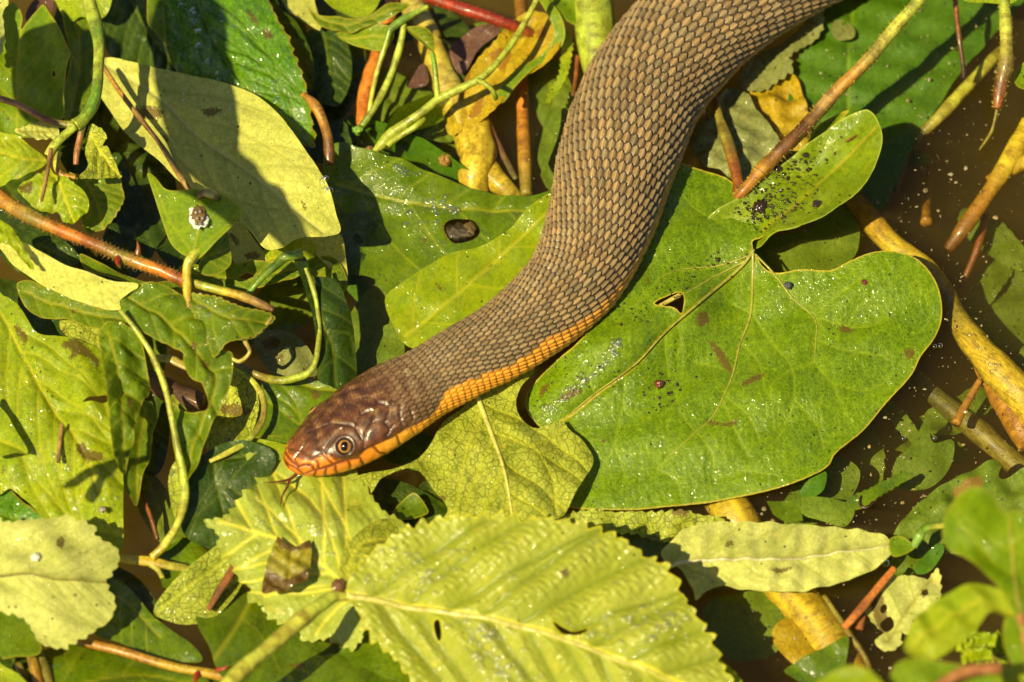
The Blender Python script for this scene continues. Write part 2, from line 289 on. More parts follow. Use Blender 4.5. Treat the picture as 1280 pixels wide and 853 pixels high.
# ------------------------------------------------------------------ the snake
def smooth_interp(xs, ys, q):
    """monotone-ish cubic through stations"""
    c = catmull(np.stack([np.arange(len(xs), dtype=float), xs], 1), 16)
    c2 = catmull(np.stack([xs, ys], 1), 16)
    o = np.argsort(c2[:, 0]); return np.interp(q, c2[o, 0], c2[o, 1])
BR = (.175, .116, .052); SEAM = (.024, .017, .011); ORG = (.80, .33, .022); LIP = (.66, .20, .014); HEADC = (.088, .028, .008); HEAD2 = (.040, .014, .006)
def build_snake():
    body = [(1190, -150, .9), (1085, -98, .9), (985, -48, .95), (912, -2, 1.0), (860, 44, 1.0), (806, 114, 1.05), (773, 198, 1.1), (752, 275, 1.15), (716, 352, 1.18), (646, 415, 1.2), (582, 452, 1.22), (533, 480, 1.22), (492, 503, 1.2), (452, 527, 1.12), (405, 555, 1.02), (357, 581, .90)]
    ctr = np.array([np.r_[P([x], [y], z)[0]] for x, y, z in body])
    cl = catmull(ctr, 24); seg = np.r_[0, np.cumsum(np.linalg.norm(np.diff(cl, axis=0), axis=1))] / K
    L = seg[-1]; D = L - seg                                  # distance from the snout, in K units
    # stations: distance from snout -> half width, top height, bottom depth, exponent
    st = np.array([(0, 0, 0, 0), (1.5, 9, 6, 6), (4, 15, 9.5, 9), (9, 22.5, 13, 14), (18, 29.5, 17, 19), (32, 37.5, 23.5, 25), (50, 45, 29, 30), (70, 51, 33, 33), (95, 56, 36, 35), (120, 58, 38, 36), (145, 57, 38.5, 35), (170, 52.5, 39, 35), (195, 47.5, 40, 37), (230, 45.5, 42, 40), (270, 46, 43.5, 42), (330, 48, 46, 45), (390, 53, 50, 48), (440, 57, 53, 52), (500, 62, 59, 57), (570, 68, 65, 63), (650, 74, 70, 68), (760, 75, 70, 68), (900, 76, 70, 68), (1200, 76, 70, 68)], float)
    near = np.linspace(0, 1, 26)[1:] ** 1.6 * 12
    q = np.r_[near, np.arange(12.8, 235, .85), np.arange(235, min(L - 6, 1400), 1.12)]
    ns = len(q); C = np.stack([np.interp(L - q, seg, cl[:, k]) for k in range(3)], 1)
    def tab(k): return np.array([np.interp(v, st[:, 0], st[:, k]) for v in q])
    prof = []
    for k in (1, 2, 3):
        c2 = catmull(st[1:, [0, k]], 12); v = np.interp(q, c2[:, 0], c2[:, 1]); v[q < 1.5] = st[1, k] * np.sqrt(np.clip(q[q < 1.5] / 1.5, 0, 1)); prof.append(v)
    w, t, b = prof
    T = np.gradient(C, axis=0); T[:, 2] *= .5; T = -T; Tn = np.stack([np.convolve(np.pad(T[:, k], 8, 'edge'), np.ones(17) / 17, 'valid') for k in range(3)], 1) * -1
    Tn /= np.linalg.norm(Tn, axis=1)[:, None]                # points towards the tail; heading = -Tn
    Hd = -Tn; U = np.array([0, 0, 1.0]); Lt = np.cross(U, Hd); Lt /= np.linalg.norm(Lt, axis=1)[:, None]
    Ut = np.cross(Hd, Lt)
    ro = np.radians(np.interp(q, [0, 200, 600, 900], [26, 22, 14, 8]))[:, None]                # rolled a little onto its far side
    Lt, Ut = Lt * np.cos(ro) + Ut * np.sin(ro), Ut * np.cos(ro) - Lt * np.sin(ro)
    th = np.r_[np.linspace(math.radians(-72), math.radians(205), 300), np.linspace(math.radians(205), math.radians(288), 16)[1:-1]]
    nth = len(th); TH = np.broadcast_to(th, (ns, nth)); Q = np.broadcast_to(q[:, None], (ns, nth))
    hx = np.clip((200 - q) / 120, 0, 1); n = 2.0 + .55 * hx                   # the head is boxier than the body
    n = np.where(q < 12, 2.0 + .55 * q / 12, n)
    ct, stn = np.cos(TH), np.sin(TH)
    X = w[:, None] * np.sign(ct) * np.abs(ct) ** (2 / n[:, None]); Z = np.where(stn > 0, t[:, None], b[:, None]) * np.sign(stn) * np.abs(stn) ** (2 / n[:, None])
    # the sides of the head slope in towards the lip, the crown is flat
    f = np.clip((150 - Q) / 80, 0, 1)
    X = X * (1 - .16 * f * np.clip((stn - .2) / .8, 0, 1))
    V = (C[:, None] + Lt[:, None] * (X * K)[..., None] + Ut[:, None] * (Z * K)[..., None])
    def normals(V):
        du = np.gradient(V, axis=0); dv = np.roll(V, -1, 1) - np.roll(V, 1, 1); nn = np.cross(du, dv); nn /= np.linalg.norm(nn, axis=2)[..., None] + 1e-12
        out = V - C[:, None]; s = np.sign((nn * out).sum(2)).mean(); return nn * (1 if s >= 0 else -1)
    Nn = normals(V); Nn[:3] = Hd[:3, None] * .6 + Nn[:3] * .4
    VP = proj(V.reshape(-1, 3)).reshape(ns, nth, 2); vis = (Nn @ -FWD) > .02
    ids = np.argwhere(vis); vp = VP[vis]
    def pick(px, py):
        k = np.argmin((vp[:, 0] - px) ** 2 + (vp[:, 1] - py) ** 2); return tuple(ids[k])
    Vf = V.reshape(-1, 3)
    def path3(pts, crop=True):
        if crop: pts = [(x / 4.267 + 340, y / 4.267 + 420) for x, y in pts]
        pl = catmull(pts, 5) if len(pts) > 2 else np.array([np.array(pts[0]) + (np.array(pts[1]) - pts[0]) * a for a in np.linspace(0, 1, 5)])
        idx = [pick(x, y) for x, y in pl]; return idx
    # seams between the head plates, as (distance, angle) polylines; mirrored to the other side
    seams = [[(235, 718), (228, 750), (232, 786)], [(290, 703), (284, 740), (290, 790)], [(335, 688), (346, 730), (345, 785)], [(405, 662), (418, 700), (405, 745), (395, 765)], [(470, 652), (492, 690), (488, 706)],
             [(540, 590), (575, 622), (612, 628)], [(665, 528), (682, 575), (702, 568)], [(745, 488), (765, 540), (760, 548)], [(165, 735), (172, 760), (168, 786)],
             [(66, 676), (100, 692), (138, 712), (168, 735), (235, 716), (290, 702), (340, 682), (405, 660), (470, 650)],
             [(135, 705), (160, 690), (208, 690), (222, 716)], [(205, 655), (240, 672), (252, 712)], [(272, 622), (300, 660), (325, 682)], [(318, 640), (350, 668), (380, 668)],
             [(82, 640), (105, 668), (140, 702)], [(88, 600), (120, 608), (152, 615)], [(152, 612), (120, 655), (138, 690)], [(152, 612), (190, 640), (205, 655), (250, 640), (275, 622)],
             [(150, 612), (175, 570), (185, 520), (230, 500)], [(275, 622), (240, 590), (235, 540), (230, 500)], [(230, 500), (300, 470), (370, 470), (440, 488), (480, 550)], [(275, 622), (320, 560), (370, 500)],
             [(300, 470), (330, 400), (380, 360)], [(440, 488), (470, 420), (440, 370), (380, 360)], [(380, 360), (400, 300), (470, 270)], [(490, 590), (500, 520), (535, 460)], [(535, 460), (570, 462), (602, 458)], [(602, 458), (618, 420), (622, 370)],
             [(535, 460), (545, 400), (560, 350)], [(560, 350), (620, 370), (640, 340)], [(602, 458), (630, 500), (612, 530)], [(630, 500), (655, 468), (690, 452)], [(690, 452), (682, 400), (690, 370)], [(690, 452), (700, 500), (690, 512)],
             [(700, 500), (750, 455), (740, 400)], [(470, 420), (520, 400), (545, 400)], [(440, 370), (480, 330), (540, 330), (560, 350)], [(230, 500), (200, 440), (250, 380)]]
    sd = np.full((ns, nth), 1e3); hm = q < 215; Vh = V[hm]
    pts = []
    for s_ in seams:
        idx = path3(s_)
        a = [(q[i], th[j]) for i, j in idx]; pts.append(np.array(a))
    wl = np.interp(q, q, w)
    for a in pts:
        for mir in ((0, 1) if a[:, 1].mean() < 1.15 else (0,)):
            tt = a[:, 1] if not mir else math.pi - a[:, 1]
            # work in a local sheet: x = distance, y = angle * mean radius
            r = np.interp(a[:, 0].mean(), q, (w + t) / 2)
            pl = np.stack([a[:, 0], tt * r], 1)
            ia = np.searchsorted(q, pl[:, 0].min() - 8); ib = np.searchsorted(q, pl[:, 0].max() + 8)
            xx = Q[ia:ib]; yy = TH[ia:ib] * r; d = seg_dist(xx.ravel(), yy.ravel(), pl).reshape(xx.shape); sd[ia:ib] = np.minimum(sd[ia:ib], d)
    # boundary between brown back and orange flank / lip
    bl = [(66, 625), (110, 640), (150, 655), (205, 660), (262, 628), (300, 625), (345, 655), (400, 652), (455, 640), (492, 600), (560, 570), (660, 522), (725, 482), (790, 450), (835, 425), (880, 375), (912, 300), (960, 262), (1050, 228), (1150, 192), (1280, 148)]
    bp = [(x / 4.267 + 340, y / 4.267 + 420) for x, y in bl] + [(660, 437), (690, 416), (723, 396), (751, 374), (773, 346), (792, 320), (803, 297), (815, 262), (828, 225)]
    sm0 = lambda x, lo, hi: np.clip((x - lo) / (hi - lo), 0, 1)
    bi = [pick(x, y) for x, y in bp]; bq = np.array([q[i] for i, j in bi]); bt = np.array([th[j] for i, j in bi]); o = np.argsort(bq)
    tho = np.interp(q, np.r_[bq[o], 900], np.r_[bt[o] - .05 - .10 * sm0(bq[o], 300, 500), math.radians(-20)])
    side = np.minimum(TH, math.pi - TH)                                 # symmetric angle, 90 deg = top
    k5 = np.ones(5) / 5; tho = np.convolve(np.pad(tho, 2, 'edge'), k5, 'valid')
    dO = (side - tho[:, None]) * w[:, None]                            # >0 brown
    # scale lattice
    NC = 45; per = .42 * (w + t) / 2
    ph = np.r_[0, np.cumsum(np.diff(q) / ((per[1:] + per[:-1]) / 2))]
    a = ph[:, None] + .05 * sines(Q, TH * 60, 170, 5, 4) + .018 * sines(Q, TH * 60, 30, 51, 5); bb = TH / (2 * math.pi) * NC + .05 * sines(Q, TH * 60, 120, 6, 4) + .02 * sines(Q, TH * 60, 26, 61, 5)
    i0 = np.round(a); j0 = np.round(bb); i1 = np.floor(a) + .5; j1 = np.floor(bb) + .5; S3 = 3 ** .5
    alt = (9 * (a - i1) ** 2 + 3 * (bb - j1) ** 2) < (9 * (a - i0) ** 2 + 3 * (bb - j0) ** 2)
    du = 3 * np.where(alt, a - i1, a - i0); dv = S3 * np.where(alt, bb - j1, bb - j0); ci = np.where(alt, i1, i0); cj = np.where(alt, j1, j0)
    e = 1 - np.maximum(np.abs(dv) * 2 / S3, np.abs(du) + np.abs(dv) / S3)
    e2 = np.minimum(e, .93 - np.abs(du) * .72 - np.abs(dv) * .62); hsh = np.abs(np.sin(ci * 127.1 + cj * 311.7) * 43758.5453) % 1; hs2 = np.abs(np.sin(ci * 69.3 + cj * 17.7 + 4) * 15731.7) % 1
    sm = lambda x, lo, hi: (lambda u: u * u * (3 - 2 * u))(np.clip((x - lo) / (hi - lo), 0, 1))
    belly = sm(-side, math.radians(38), math.radians(46)); dors = 1 - belly
    keel = np.exp(-(dv / .11) ** 2) * sm(e, .02, .25) * sm(dO, -4, 6)
    hsc = sm(e2, -.02, .30) * .75 + .42 * du * sm(e2, 0, .25) + .35 * (1 - np.minimum(np.abs(dv) * 1.15, 1)) + keel * .38 + (hsh - .5) * .22
    mh = sm(Q, 120, 165) * 1.0                                          # lattice takes over behind the head plates
    mh = np.clip(mh + sm(Q, 95, 130) * sm(side, 1.0, 1.35) * .0, 0, 1)
    amp = np.interp(q, [0, 110, 160, 240, 450], [0, .4, 1.3, 2.0, 3.0])[:, None]
    disp = hsc * amp * mh * dors
    sc_b = (Q / 13.0) % 1; disp = disp + belly * (sm(sc_b, 0, .85) - sm(sc_b, .85, 1)) * .9 * sm(Q, 40, 80)
    hp = 1 - sm(Q, 165, 215)
    seam = np.exp(-(sd / 1.25) ** 2) * hp; disp = disp - seam * 1.0 + hp * sm(sd, 0, 5) * .75
    disp += hp * (.22 * sines(Q, TH * 40, 14, 3) + .06 * sines(Q, TH * 40, 3.5, 4)) * sm(Q, 3, 20)
    # eye sockets and brow
    ei, ej = pick(431, 558); qe, te = q[ei], th[ej]; eyes = []
    for mir in (0, 1):
        tt = te if not mir else math.pi - te; j = int(np.argmin(np.abs(th - tt))); c = V[ei, j].copy(); nr = Nn[ei, j].copy(); eyes.append((c, nr))
        d = np.linalg.norm(V - c, axis=2) / K
        disp += 0.8 * np.exp(-((d - 12.0) / 2.2) ** 2) - 3.0 * sm(-d, -11, -8)
        if mir == 0: dE = d
        else: dE = np.minimum(dE, d)
    ni, nj = pick(386.5, 582)
    for mir in (0, 1):
        j = nj if not mir else int(np.argmin(np.abs(th - (math.pi - th[nj])))); d = np.linalg.norm(V - V[ni, j], axis=2) / K; disp -= 2.4 * np.exp(-(d / 2.1) ** 2)
        dN = d if not mir else np.minimum(dN, d)
    # mouth line under the labials
    mq = [(80, 745), (165, 792), (280, 795), (380, 768), (480, 718), (600, 655), (700, 600), (770, 548)]
    mi = path3(mq); ma = np.array([(q[i], th[j]) for i, j in mi]); o = np.argsort(ma[:, 0]); tm = np.interp(q, ma[o, 0], ma[o, 1] - math.radians(6))
    dM = (side - tm[:, None]) * w[:, None]; mm = np.exp(-(dM / 1.1) ** 2) * sm(-Q, -135, -118); disp -= mm * 1.6
    # colours
    def c3(c): return np.array(c)[None, None, :]
    hshc = (.72 + .62 * hsh)[..., None]
    brown = c3(BR) * hshc * (1 + .14 * (hs2[..., None] - .5) * np.array([1.2, 0, -1.4]))
    brown = brown * (1 - .22 * sm(-Q, -420, -250))[..., None] * np.array([1, 1.02, 1.05])     # neck a little greyer
    lat = np.where(e2[..., None] > 0, 1, 1) * brown
    tipl = sm(du, .2, .9) * .30 * dors; lat = lat * (1 + tipl[..., None]) * (1 + .6 * keel[..., None]) * (.52 + .66 * sm(e2, .05, .5))[..., None]  # keels lightened, scale edges darkened in colour to stand in for relief shading
    orange = c3(ORG) * (.82 + .3 * hsh)[..., None]
    fo = sm(dO + (hs2 - .5) * 7 * sm(Q, 190, 240), -2, 2)
    fade = np.interp(q, [0, 260, 400, 540, 660], [1, .95, .75, .4, .15])[:, None, None]
    orange = orange * fade + brown * 1.05 * (1 - fade)
    base = lat * fo[..., None] + orange * (1 - fo)[..., None]
    sk = 1 - sm(e2, .0, .17); skc = c3(SEAM) * fo[..., None] + c3((.42, .14, .012)) * fade * (1 - fo)[..., None] + c3((.05, .03, .01)) * (1 - fade) * (1 - fo)[..., None]
    base = base * (1 - (sk * .93)[..., None]) + skc * (sk * .93)[..., None]
    bel = c3((.72, .42, .06)) * (.9 + .15 * sines(Q, TH * 30, 14, 9))[..., None]; base = base * dors[..., None] + bel * belly[..., None]
    # head
    mot = sines(Q, TH * 45, 17, 21, 9); mo2 = sines(Q, TH * 45, 5.0, 22, 9); mo3 = sines(Q, TH * 45, 2.6, 23, 11) + .6 * mot
    hd = c3(HEADC) * (1 + .35 * mot)[..., None]; hd = hd * (1 - sm(mo2, .2, 1.2) * .4)[..., None] + c3(HEAD2) * (sm(mo2, .2, 1.2) * .4)[..., None]
    dust = sm(mo3, .95, 1.6) * .6 * sm(side, .3, .9); hd = hd * (1 - dust)[..., None] + c3((.40, .27, .09)) * dust[..., None]
    front = sm(-Q, -42, -12); hd = hd * (1 - .5 * front)[..., None] + c3((.27, .075, .018)) * (.5 * front)[..., None]
    lip = c3(LIP) * (1 + .12 * mot)[..., None]; back = sm(Q, 70, 130); lip = lip * (1 - back)[..., None] + c3((.80, .36, .03)) * back[..., None]
    lip = lip * (1 - .18 * sm(-Q, -40, -10))[..., None]
    fl = sm(dO, -1.3, 1.3)[..., None]; head = hd * fl + lip * (1 - fl)
    sa = (np.exp(-(sd / (.95 + .7 * (1 - sm(dO, -1.3, 1.3)))) ** 2) * (.74 + .24 * (1 - sm(dO, -1.3, 1.3))))[..., None]; head = head * (1 - sa) + (c3((.030, .012, .008)) * fl + c3((.10, .014, .003)) * (1 - fl)) * sa
    throat = sm(-dM, 0.5, 3)[..., None]; head = head * (1 - throat) + c3((.80, .45, .06)) * throat
    head = head * (1 - .85 * mm[..., None]) + c3((.06, .015, .005)) * .85 * mm[..., None]
    hmx = (1 - sm(Q, 120, 168))[..., None]; head2 = head; mixb = base * (1 - .55 * (1 - sm(Q, 150, 235)))[..., None] + c3(HEADC) * (.55 * (1 - sm(Q, 150, 235)) * fo)[..., None] * 1.0 + base * (.55 * (1 - sm(Q, 150, 235)) * (1 - fo))[..., None]
    col = head2 * hmx + mixb * (1 - hmx)
    dust2 = sm(mo3 + .5 * np.exp(-((Q - 190) / 45) ** 2), 1.15, 1.8) * (.55 * sm(side, .1, .6)) * np.exp(-((Q - 190) / 60) ** 2); col = col * (1 - dust2[..., None]) + c3((.48, .36, .20)) * dust2[..., None]
    ring = np.exp(-((dE - 11.6) / 3.2) ** 2)[..., None]; col = col * (1 - .85 * ring) + c3((.050, .018, .010)) * .85 * ring
    inn = sm(-dE, -11.5, -9.5)[..., None]; col = col * (1 - inn) + c3((.02, .01, .006)) * inn
    nn_ = np.exp(-(dN / 1.9) ** 2)[..., None]; col = col * (1 - .9 * nn_) + c3((.05, .01, .004)) * .9 * nn_
    # sprinkled pale grit on the scales
    grit = (sines(Q, TH * 70, 2.4, 31, 13) + .5 * sines(Q, TH * 70, 40, 32, 5)) ; g_ = (sm(grit, 2.0, 2.5) * .6 * dors * sm(Q, 150, 200))[..., None]; col = col * (1 - g_) + c3((.60, .45, .26)) * g_
    V2 = V + Nn * (disp * K)[..., None]
    # assemble, close the snout
    tip = C[0] + Hd[0] * .2 * K; Vall = np.vstack([tip[None], V2.reshape(-1, 3)]); cc = np.vstack([col[0].mean(0)[None], col.reshape(-1, 3)]); gl_ = (.12 + .88 * (1 - sm(Q, 110, 180))).reshape(-1); cc = np.c_[np.clip(cc, 0, 1), np.r_[1, gl_]]
    idx = 1 + np.arange(ns * nth).reshape(ns, nth); jn = np.roll(idx, -1, 1)
    F = np.stack([idx[:-1], jn[:-1], jn[1:], idx[1:]], -1).reshape(-1, 4)
    cap = np.stack([np.zeros(nth, int), np.roll(idx[0], -1), idx[0], idx[0]], -1)      # degenerate quads avoided below
    root = empty('snake', C[len(C) // 3] * [1, 1, 0], 'brown keeled-scaled water snake with orange lips and flank gliding over the leaf mat', 'snake')
    o = mesh('body', Vall, F, M['skin'], root, attrs={'col': cc})
    fan = np.stack([np.full(nth, 0), np.roll(idx[0], -1), idx[0]], -1)
    me = o.data
    import bmesh
    bm = bmesh.new(); bm.from_mesh(me); bm.verts.ensure_lookup_table()
    for f3 in fan:
        try: bm.faces.new([bm.verts[int(k)] for k in f3]).smooth = True
        except ValueError: pass
    bm.to_mesh(me); bm.free()
    # eyes
    for k, (c, nr) in enumerate(eyes):
        up = np.array([0, 0, 1.0]); nr = nr / np.linalg.norm(nr); R = 9.2 * K; ce = c - nr * 4.6 * K
        a1 = np.cross(up, nr); a1 /= np.linalg.norm(a1); a2 = np.cross(nr, a1)
        def cap_mesh(R, a0, a1_, n1=26, n2=40, sx=1.0):
            al = np.linspace(a0, a1_, n1); be = np.linspace(0, 2 * math.pi, n2, endpoint=False); A, B = np.meshgrid(al, be, indexing='ij')
            V = ce + R * (np.cos(A)[..., None] * nr + np.sin(A)[..., None] * (np.cos(B)[..., None] * a1 * sx + np.sin(B)[..., None] * a2)); i = np.arange(n1 * n2).reshape(n1, n2); j = np.roll(i, -1, 1)
            return V.reshape(-1, 3), np.stack([i[:-1], j[:-1], j[1:], i[1:]], -1).reshape(-1, 4), A.ravel(), B.ravel()
        Vv, F, A, B = cap_mesh(R, .01, 1.75)
        cl_ = np.zeros((len(A), 4)); cl_[:, 3] = 1; deg = np.degrees(A)
        iris = np.array([.34, .12, .018]); outer = np.array([.04, .018, .010]); m = np.clip((deg - 57) / 5, 0, 1)[:, None]
        cl_[:, :3] = iris * (.8 + .3 * np.sin(B * 9 + deg * .2)[:, None] * .4) * (1 - m) + outer * m
        rim = np.exp(-((deg - 46) / 5) ** 2)[:, None]; cl_[:, :3] = cl_[:, :3] * (1 - .5 * rim) + np.array([.75, .45, .12]) * .5 * rim
        eye = mesh('eye', Vv, F, M['gloss'], root, attrs={'col': cl_})
        Vv, F, A, B = cap_mesh(R * 1.02, .01, math.radians(41), sx=.90); cb = np.tile([.004, .004, .006, 1], (len(A), 1))
        pu = mesh('pupil', Vv, F, M['pupil'], None, attrs={'col': cb}, org=np.array(root.location)); pu.location = (0, 0, 0); pu.parent = eye
    # forked tongue: one base and two tines
    tb = tube_arrays
    cT = (.10, .016, .006)
    Vt, Ft, Ct = [], [], []; off = 0
    def zc(z): return z
    for pl in ([(374, 590, .80, 2.8), (367, 596, .80, 2.4), (361, 600, .82, 2.1)], [(363, 599, .82, 1.9), (352, 602, .90, 1.5), (342, 603, .96, 1.0), (330, 603.5, 1.0, .4)], [(363, 599, .82, 2.0), (359, 609, .84, 1.6), (353, 620, .88, 1.1), (350, 634, .92, .4)]):
        v, f, tt = tb(pl, nseg=8, sub=8); Vt.append(v); Ft.append(f + off); off += len(v); Ct.append(np.tile((*cT, 1), (len(v), 1)))
    mesh('tongue', np.vstack(Vt), np.vstack(Ft), M['gloss'], root, attrs={'col': np.vstack(Ct)})
    return root
def tube_arrays(pts, nseg=10, sub=8, flat=1.0, wob=0.0, seed=0):
    """pts: (px, py, z, radius in K units) -> verts, faces, param"""
    p = catmull(np.array(pts, float), sub); ctr = P(p[:, 0], p[:, 1], p[:, 2]); r = np.maximum(p[:, 3], .15) * K
    n = len(p); s = np.r_[0, np.cumsum(np.linalg.norm(np.diff(ctr, axis=0), axis=1))]
    r = r * (1 + wob * sines(s, s * 0, 1.1, seed, 5) * .5) if wob else r
    T = np.gradient(ctr, axis=0); T /= np.linalg.norm(T, axis=1)[:, None] + 1e-9
    ref = np.array([0, 0, 1.0]); A = np.cross(T, ref); bad = np.linalg.norm(A, axis=1) < .15; A[bad] = np.cross(T[bad], [1, 0, 0]); A /= np.linalg.norm(A, axis=1)[:, None]; B = np.cross(A, T)
    an = np.linspace(0, 2 * math.pi, nseg, endpoint=False)
    rr = r[:, None] * np.ones(nseg)
    if wob: rr = rr * (1 + wob * .35 * sines(s[:, None] * np.ones(nseg), an[None] * .7 * np.ones((n, 1)), .7, seed + 1, 5))
    V = ctr[:, None] + rr[..., None] * (np.cos(an)[None, :, None] * A[:, None] + flat * np.sin(an)[None, :, None] * B[:, None]); V = V.reshape(-1, 3)
    i = np.arange(n * nseg).reshape(n, nseg); j = np.roll(i, -1, 1); F = np.stack([i[:-1], i[1:], j[1:], j[:-1]], -1).reshape(-1, 4)
    # end caps as fans of quads through a doubled centre vertex
    V = np.vstack([V, ctr[:1], ctr[-1:]]); c0, c1 = n * nseg, n * nseg + 1
    caps = [(c0, i[0, k], i[0, (k + 1) % nseg], i[0, (k + 2) % nseg]) for k in range(0, nseg - 1, 2)] + [(c1, i[-1, (k + 2) % nseg], i[-1, (k + 1) % nseg], i[-1, k]) for k in range(0, nseg - 1, 2)]
    F = np.vstack([F, np.array(caps)])
    t = np.r_[np.repeat(s / s[-1], nseg), 0, 1]; global TUV
    TUV = np.vstack([np.stack([np.tile(np.abs(an - math.pi) / 2, n) * np.repeat(np.maximum(r, .08) * 2, nseg) + 3 * seed, np.repeat(s, nseg)], 1), [[0, 0], [0, 0]]])
    return V, F, t
build_snake()
# ------------------------------------------------------------------ leaves and stems
def PT(s):
    """'x,y x,y,z ...' -> list of tuples"""
    return [tuple(float(v) for v in w.split(',')) for w in s.split()]
def side_veins(mid, poly, n, ang=50, bend=.5, f0=.06, f1=.93, alt=.5):
    m, q = resample(catmull(mid, 8), 3.0); out = []; Lq = q[-1]
    for sgn in (1, -1):
        for k in range(n):
            f = f0 + (f1 - f0) * (k + (alt * .5 if sgn > 0 else 0)) / n; i = int(f * (len(m) - 1)); i = min(i, len(m) - 2)
            t = m[i + 1] - m[i]; a = math.atan2(t[1], t[0]); p = m[i].copy(); pl = [p.copy()]; b = a + sgn * math.radians(ang + 4 * math.sin(k * 2.3))
            for st in range(90):
                b -= sgn * bend * .018 * (1 + st * .02); p = p + 4 * np.array([math.cos(b), math.sin(b)])
                pl.append(p.copy())
                if not inside(p[:1], p[1:], poly)[0]: break
            if len(pl) > 3: out.append(np.array(pl))
    return out
def leaf(label, mat, outline, z, mid=None, nv=0, veins=None, ang=50, bend=.6, serr=None, holes=(), stains=(), step=2.5, quilt=0.0, wav=.05, wavs=60, cat='leaf', name='leaf', group=None,
         smooth=True, wm=1.6, ws=1.3, rib=None, drops=0, parent=None, fine=0.0, sunk_vein=True, curl=0.0, seed=None, lobe=None, qw=8.0):
    seed = seed if seed is not None else int(abs(hash_(label)) % 9999)
    pts = PT(outline) if isinstance(outline, str) else outline; pts = np.array([p[:2] for p in pts])
    poly = catmull(pts, 6, True) if smooth else pts
    poly, q = resample(poly, 1.6 if serr else 2.2, True)
    if serr:
        amp, pd = serr[0] * 1.5, serr[1]; d = np.roll(poly, -1, 0) - np.roll(poly, 1, 0); d /= np.linalg.norm(d, axis=1)[:, None] + 1e-9
        area = np.sum(poly[:, 0] * np.roll(poly[:, 1], -1) - np.roll(poly[:, 0], -1) * poly[:, 1]); nrm = np.stack([d[:, 1], -d[:, 0]], 1) * (1 if area > 0 else -1)
        flip = np.zeros(len(poly), bool)
        if mid is not None:
            mm = np.array(PT(mid) if isinstance(mid, str) else mid)[:, :2]; tdir = mm[-1] - mm[0]; flip = (d @ tdir) < 0
        ph = (q / pd + .12 * np.sin(q / 31.0)) % 1; ph = np.where(flip, 1 - ph, ph); saw = np.where(ph < .8, ph / .8, (1 - ph) / .2)
        big = .75 + .35 * np.sin(q / 17.0)
        mask = np.ones(len(poly))
        if len(serr) > 2:
            for (x, y, r) in serr[2]: mask *= np.clip((np.hypot(poly[:, 0] - x, poly[:, 1] - y) - r) / 15, 0, 1)
        poly = poly + nrm * (amp * big * saw * mask)[:, None]
    hl = [np.array(PT(h_) if isinstance(h_, str) else h_)[:, :2] for h_ in holes]
    hl = [resample(catmull(h_, 4, True), 1.5, True)[0] for h_ in hl]
    x0, y0 = poly.min(0) - step; x1, y1 = poly.max(0) + step
    gx = np.arange(x0, x1 + step, step); gy = np.arange(y0, y1 + step, step); X, Y = np.meshgrid(gx, gy); ny, nx = X.shape
    cx = (X[:-1, :-1] + step / 2).ravel(); cy = (Y[:-1, :-1] + step / 2).ravel(); inn = inside(cx, cy, poly)
    for h_ in hl: inn &= ~inside(cx, cy, h_)
    cell = inn.reshape(ny - 1, nx - 1); idx = np.arange(nx * ny).reshape(ny, nx)
    F = np.stack([idx[:-1, :-1], idx[1:, :-1], idx[1:, 1:], idx[:-1, 1:]], -1)[cell]
    cnt = np.zeros((ny, nx)); c = cell.astype(float); cnt[:-1, :-1] += c; cnt[1:, :-1] += c; cnt[:-1, 1:] += c; cnt[1:, 1:] += c
    used = np.unique(F); px = X.ravel()[used].copy(); py = Y.ravel()[used].copy(); bnd = (cnt.ravel()[used] < 4)
    inv = np.zeros(nx * ny, int); inv[used] = np.arange(len(used)); F = inv[F]
    ed, bx, by = seg_dist(px, py, poly, True, True); 
    for h_ in hl:
        d, hx_, hy_ = seg_dist(px, py, h_, True, True); m = d < ed; ed[m] = d[m]; bx[m] = hx_[m]; by[m] = hy_[m]
    mv = bnd & (ed < step * 1.05); px[mv] = bx[mv]; py[mv] = by[mv]; ed[mv] = 0
    # veins
    md = np.full(len(px), 99.0); sd = np.full(len(px), 99.0); mp = None; sv = []
    if mid is not None:
        mp = catmull(np.array(PT(mid) if isinstance(mid, str) else mid)[:, :2], 8); md = seg_dist(px, py, mp)
        if nv: sv += side_veins(mp, poly, nv, ang, bend)
    if veins:
        for v in veins: sv.append(catmull(np.array(PT(v) if isinstance(v, str) else v)[:, :2], 6))
    for v in sv: sd = np.minimum(sd, seg_dist(px, py, v[::2] if len(v) > 12 else v))
    st = np.zeros(len(px))
    for s_ in stains:
        sp = catmull(np.array(PT(s_) if isinstance(s_, str) else s_)[:, :2], 4, True); dd = seg_dist(px, py, sp, True); ins = inside(px, py, sp); st = np.maximum(st, np.clip(.5 + np.where(ins, dd, -dd) / 9, 0, 1))
    lf = np.stack([np.exp(-(md / wm) ** 2), np.exp(-(sd / ws) ** 2), np.clip(ed / 12, 0, 1), st], 1)
    zf = tps(PT(z) if isinstance(z, str) else z)(px, py)
    V = P(px, py, zf)
    dz = wav * sines(px, py, wavs, seed, 6) + fine * sines(px, py, 11, seed + 3, 8)
    if quilt:
        dd = np.minimum(sd, md * 1.2); dz += quilt * (1 - np.exp(-(dd / qw) ** 1.5)) * (.9 + .10 * sines(px, py, 12, seed + 5, 6))
    if mid is not None: dz += (-.05 if sunk_vein else .05) * np.exp(-(md / 5) ** 2)
    dz += curl * np.exp(-(ed / 9) ** 2)
    V[:, 2] += dz
    a = 0.0
    if mp is not None: a = math.atan2(mp[-1][1] - mp[0][1], mp[-1][0] - mp[0][0])
    uvx = (px * math.cos(a) + py * math.sin(a)) * K; uvy = (-px * math.sin(a) + py * math.cos(a)) * K
    uv = np.stack([uvx, uvy], 1)
    m = M[mat]
